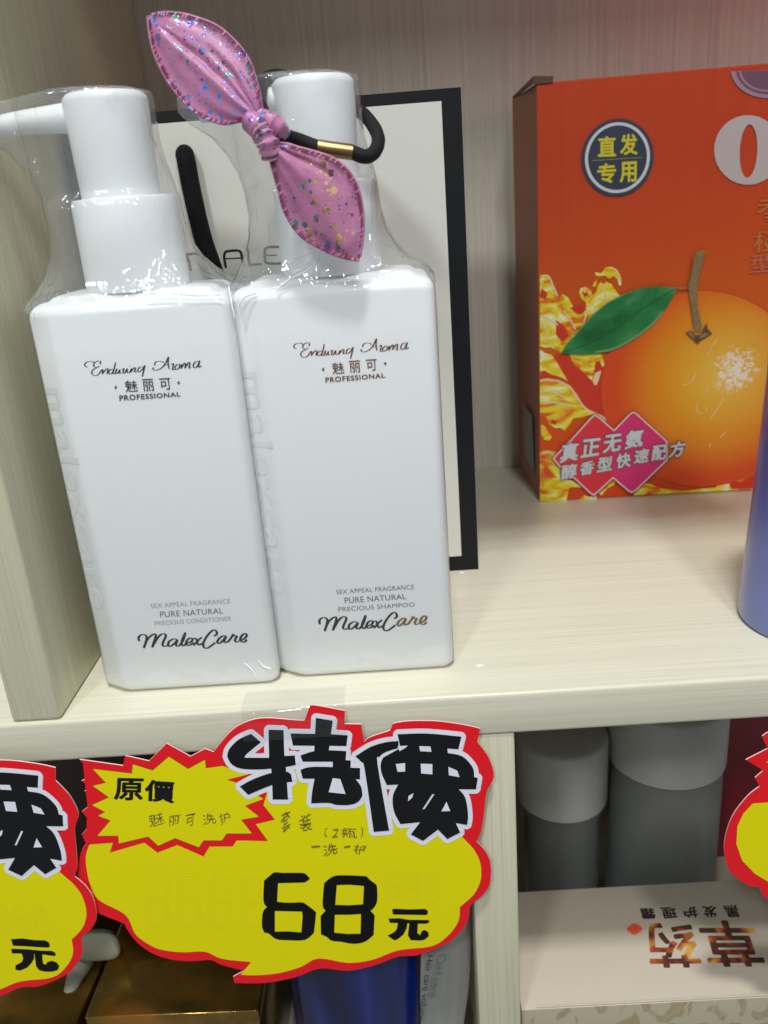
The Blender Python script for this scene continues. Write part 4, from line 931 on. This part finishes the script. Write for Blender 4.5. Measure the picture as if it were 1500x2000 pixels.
# pouches
def pouch(name, outline, y0, thick, m, label, cat, crumple):
    c = Vector((sum(p[0] for p in outline)/len(outline), y0, -240))
    e_ = empty(name, tuple(c), label, cat)
    # grid between left and right rims
    L, Rr = outline[:len(outline)//2], outline[len(outline)//2:]
    n_, m_ = 40, 28; Lc = catmull([(x, z, 0) for x, z in L], 10); Rc = catmull([(x, z, 0) for x, z in Rr], 10)
    V, Fc = [], []
    rnd = random.Random(len(label))
    ph = [rnd.uniform(0, 6) for _ in range(6)]
    for side in (-1, 1):
        for i in range(n_):
            u = i/(n_-1); k_ = u*(len(Lc)-1); q0 = min(int(k_), len(Lc)-2); a0 = Lc[q0].lerp(Lc[q0+1], k_-q0); b0 = Rc[q0].lerp(Rc[q0+1], k_-q0)
            for j in range(m_+1):
                t = j/m_; p = a0.lerp(b0, t); bul = (sin(pi*t)**0.7)*thick*(0.25+0.75*(1-u))
                cr = crumple*(sin(9*t+1.5*u+ph[0])+0.7*sin(19*t-2*u+ph[1])+0.35*sin(4*u+6*t+ph[2])+0.5*sin(31*t+3*u+ph[3]))*sin(pi*t)
                V.append(Vector((p.x, y0+side*(bul+0.4)+(cr if side < 0 else 0), p.y)))
        o_ = 0 if side < 0 else n_*(m_+1)
        for i in range(n_-1):
            for j in range(m_):
                q = (o_+i*(m_+1)+j, o_+i*(m_+1)+j+1, o_+(i+1)*(m_+1)+j+1, o_+(i+1)*(m_+1)+j)
                Fc.append(q if side < 0 else tuple(reversed(q)))
    mesh('pouch_body', V, Fc, m, e_, True); return e_
M['blue_foil'] = mat('glossy deep blue foil', (0.006, 0.025, 0.22, 1), 0.25, 0.0, spec=0.5, coat=0.4); n = N(M['blue_foil'])
n.link(n.ramp(n.noise(n.coord((30, 30, 8)), 1, 3, 0.5, 0.8), [(0.38, (0.002, 0.005, 0.035, 1)), (0.58, (0.004, 0.02, 0.20, 1)), (0.75, (0.01, 0.05, 0.33, 1))]), n.b.inputs['Base Color'])
M['grey_foil'] = mat('matt silver grey foil', (0.30, 0.30, 0.27, 1), 0.4, 0.2)
pouch('blue_pouch', [(64, -239), (65, -200), (66, -160), (70, -115), (124, -239), (124.5, -200), (125.5, -160), (124, -115)], 26, 12, M['blue_foil'], 'glossy deep blue pouch below the 68 card', 'pouch', 1.3)
gp = pouch('grey_pouch', [(123, -239), (125, -200), (126.8, -160), (131, -110), (142, -239), (144, -200), (149.5, -155), (151, -110)], 16, 3.5, M['grey_foil'], 'narrow silver grey hair care pouch next to the lower divider', 'pouch', 0.25)
a = Art(Plane((0, 11.2, 0), (0, -1, 0)), 0.3, 0.01)
kp = lambda L: crop(540, 1860, 3.571, L)
a.text('Hair care volume', kp([(1092,18),(1030,480),(990,476),(1052,16)]), M['ink_black'], 0.0)
a.text('Curl care', kp([(1190,8),(1110,330),(1062,300),(1128,4)]), M['ink_grey'], 0.0)
a.done('printed_lettering', gp)

# jars
M['jar'] = mat('grey white jar lid plastic', (0.48, 0.49, 0.49, 1), 0.38)
M['jar_b'] = mat('grey jar body', (0.17, 0.18, 0.17, 1), 0.45)
def jar(x, y, r, zt, zc, rb, label):
    c = empty('jar', (x, y, -240), label, 'jar', 'lidded jars behind the cream box')
    lathe('jar_body', x, y, [(rb-2, -240), (rb, -238), (rb, zc-12), (r-1.5, zc-1), (r-3, zc-0.3)], M['jar_b'], c)
    lathe('jar_lid', x, y, [(r-1.2, zc), (r-0.3, zc+0.6), (r, zc+1.8), (r, zt-2.2), (r-0.6, zt-0.9), (r-1.8, zt-0.2), (r-3.5, zt), (2, zt)], M['jar'], c)
jar(211.8, 121, 25.3, -104.0, -146.0, 21.0, 'shorter grey jar against the lower divider, behind the cream box')
jar(269.3, 121, 31.6, -83.5, -123.5, 30.5, 'larger grey jar right of the shorter one, behind the cream box')

# dark box behind the gold boxes
M['brown'] = mat('very dark brown board', (0.055, 0.018, 0.012, 1), 0.5)
db = empty('brown_box', (30, 195, -240), 'tall dark brown box deep in the lower compartment behind the 68 card', 'box')
bevel_box('box_body', (-110, 160, -240), (150, 240, -22.5), 0.8, M['brown'], db)
bevel_box('box_flap', (-109.5, 160.5, -22.4), (149.5, 239.5, -21.7), 0.2, M['brown'], db)

# red carton at the back of the right hand compartment
M['maroon'] = mat('dark red printed board', (0.30, 0.02, 0.04, 1), 0.5)
rb_ = empty('red_box', (352, 200, -240), 'dark red carton standing at the far right behind the grey jars', 'box')
bevel_box('box_body', (303, 165, -240), (400, 240, -45), 0.8, M['maroon'], rb_)
bevel_box('box_flap', (303.5, 165.5, -44.9), (399.5, 239.5, -44.2), 0.2, M['maroon'], rb_)

# cream box
M['cream'] = mat('cream printed board', (0.52, 0.455, 0.36, 1), 0.42)
M['cream_f'] = mat('cream floral board', (0.55, 0.50, 0.38, 1), 0.45); n = N(M['cream_f'])
n.link(n.ramp(n.noise(n.coord((1, 1, 0.8)), 75, 2, 0.5, 1.4), [(0.53, (0.40, 0.36, 0.25, 1)), (0.60, (0.30, 0.24, 0.14, 1)), (0.70, (0.34, 0.28, 0.17, 1))]), n.b.inputs['Base Color'])
cb = empty('cream_box', (240, 42, -240), 'cream box with brown herbal writing on its lid, behind the right price card', 'box')
bevel_box('box_body', (171.4, 7.2, -240), (312, 75.5, -170), 0.6, None, cb, 2, mats=[M['cream'], M['cream_f']], pick=lambda nn: 1 if nn.y < -0.8 else 0)
bevel_box('lid_tab', (178.5, 7.6, -169.95), (311.5, 8.6, -169.2), 0.25, M['cream'], cb, 2)
M['ink_brown'] = mat('brown collage ink', (0.2, 0.07, 0.03, 1), 0.5); n = N(M['ink_brown'])
n.link(n.ramp(n.noise(n.coord(), 85, 2, 0.5, 0.4), [(0.34, (0.035, 0.03, 0.012, 1)), (0.46, (0.11, 0.02, 0.015, 1)), (0.56, (0.40, 0.10, 0.02, 1)), (0.66, (0.60, 0.33, 0.05, 1))]), n.b.inputs['Base Color'])
M['seal'] = mat('orange red seal ink', (0.72, 0.09, 0.035, 1), 0.5)
M['seal_l'] = mat('dark seal ink', (0.42, 0.03, 0.015, 1), 0.5)
M['ink_darkb'] = mat('dark brown ink', (0.035, 0.018, 0.014, 1), 0.5)
a = Art(Plane((0, 0, -170), (0, 0, 1)), 0.05, 0.01)
kc = lambda L: crop(1200, 1760, 5.0, L)
a.text('草', kc([(1492,640),(925,645),(800,188),(1340,188)]), M['ink_brown'], 0.02)
a.text('药', kc([(870,650),(352,655),(300,215),(748,215)]), M['ink_brown'], 0.02)
for t, q in zip('黑发护理霜', [[(1240,155),(1100,160),(1055,42),(1190,38)], [(1020,158),(880,162),(850,50),(990,46)], [(825,160),(690,168),(662,60),(795,54)], [(622,166),(480,174),(448,66),(592,60)], [(412,172),(275,180),(245,72),(385,66)]]):
    a.text(t, kc(q), M['ink_darkb'], 0.03)
sx = [(198+70*cos(t)*(1+0.1*cos(4*t)), 275+52*sin(t)*(1+0.1*cos(4*t))) for t in [2*pi*i/28 for i in range(28)]]
a.poly(kc(sx), M['seal'])
for L in ([(165,250),(235,248)], [(170,275),(232,272)], [(198,240),(205,310)], [(165,300),(240,298)]): a.ribbon(kc(L), 0.9, M['seal_l'], smooth=False)
a.done('printed_lettering', cb)
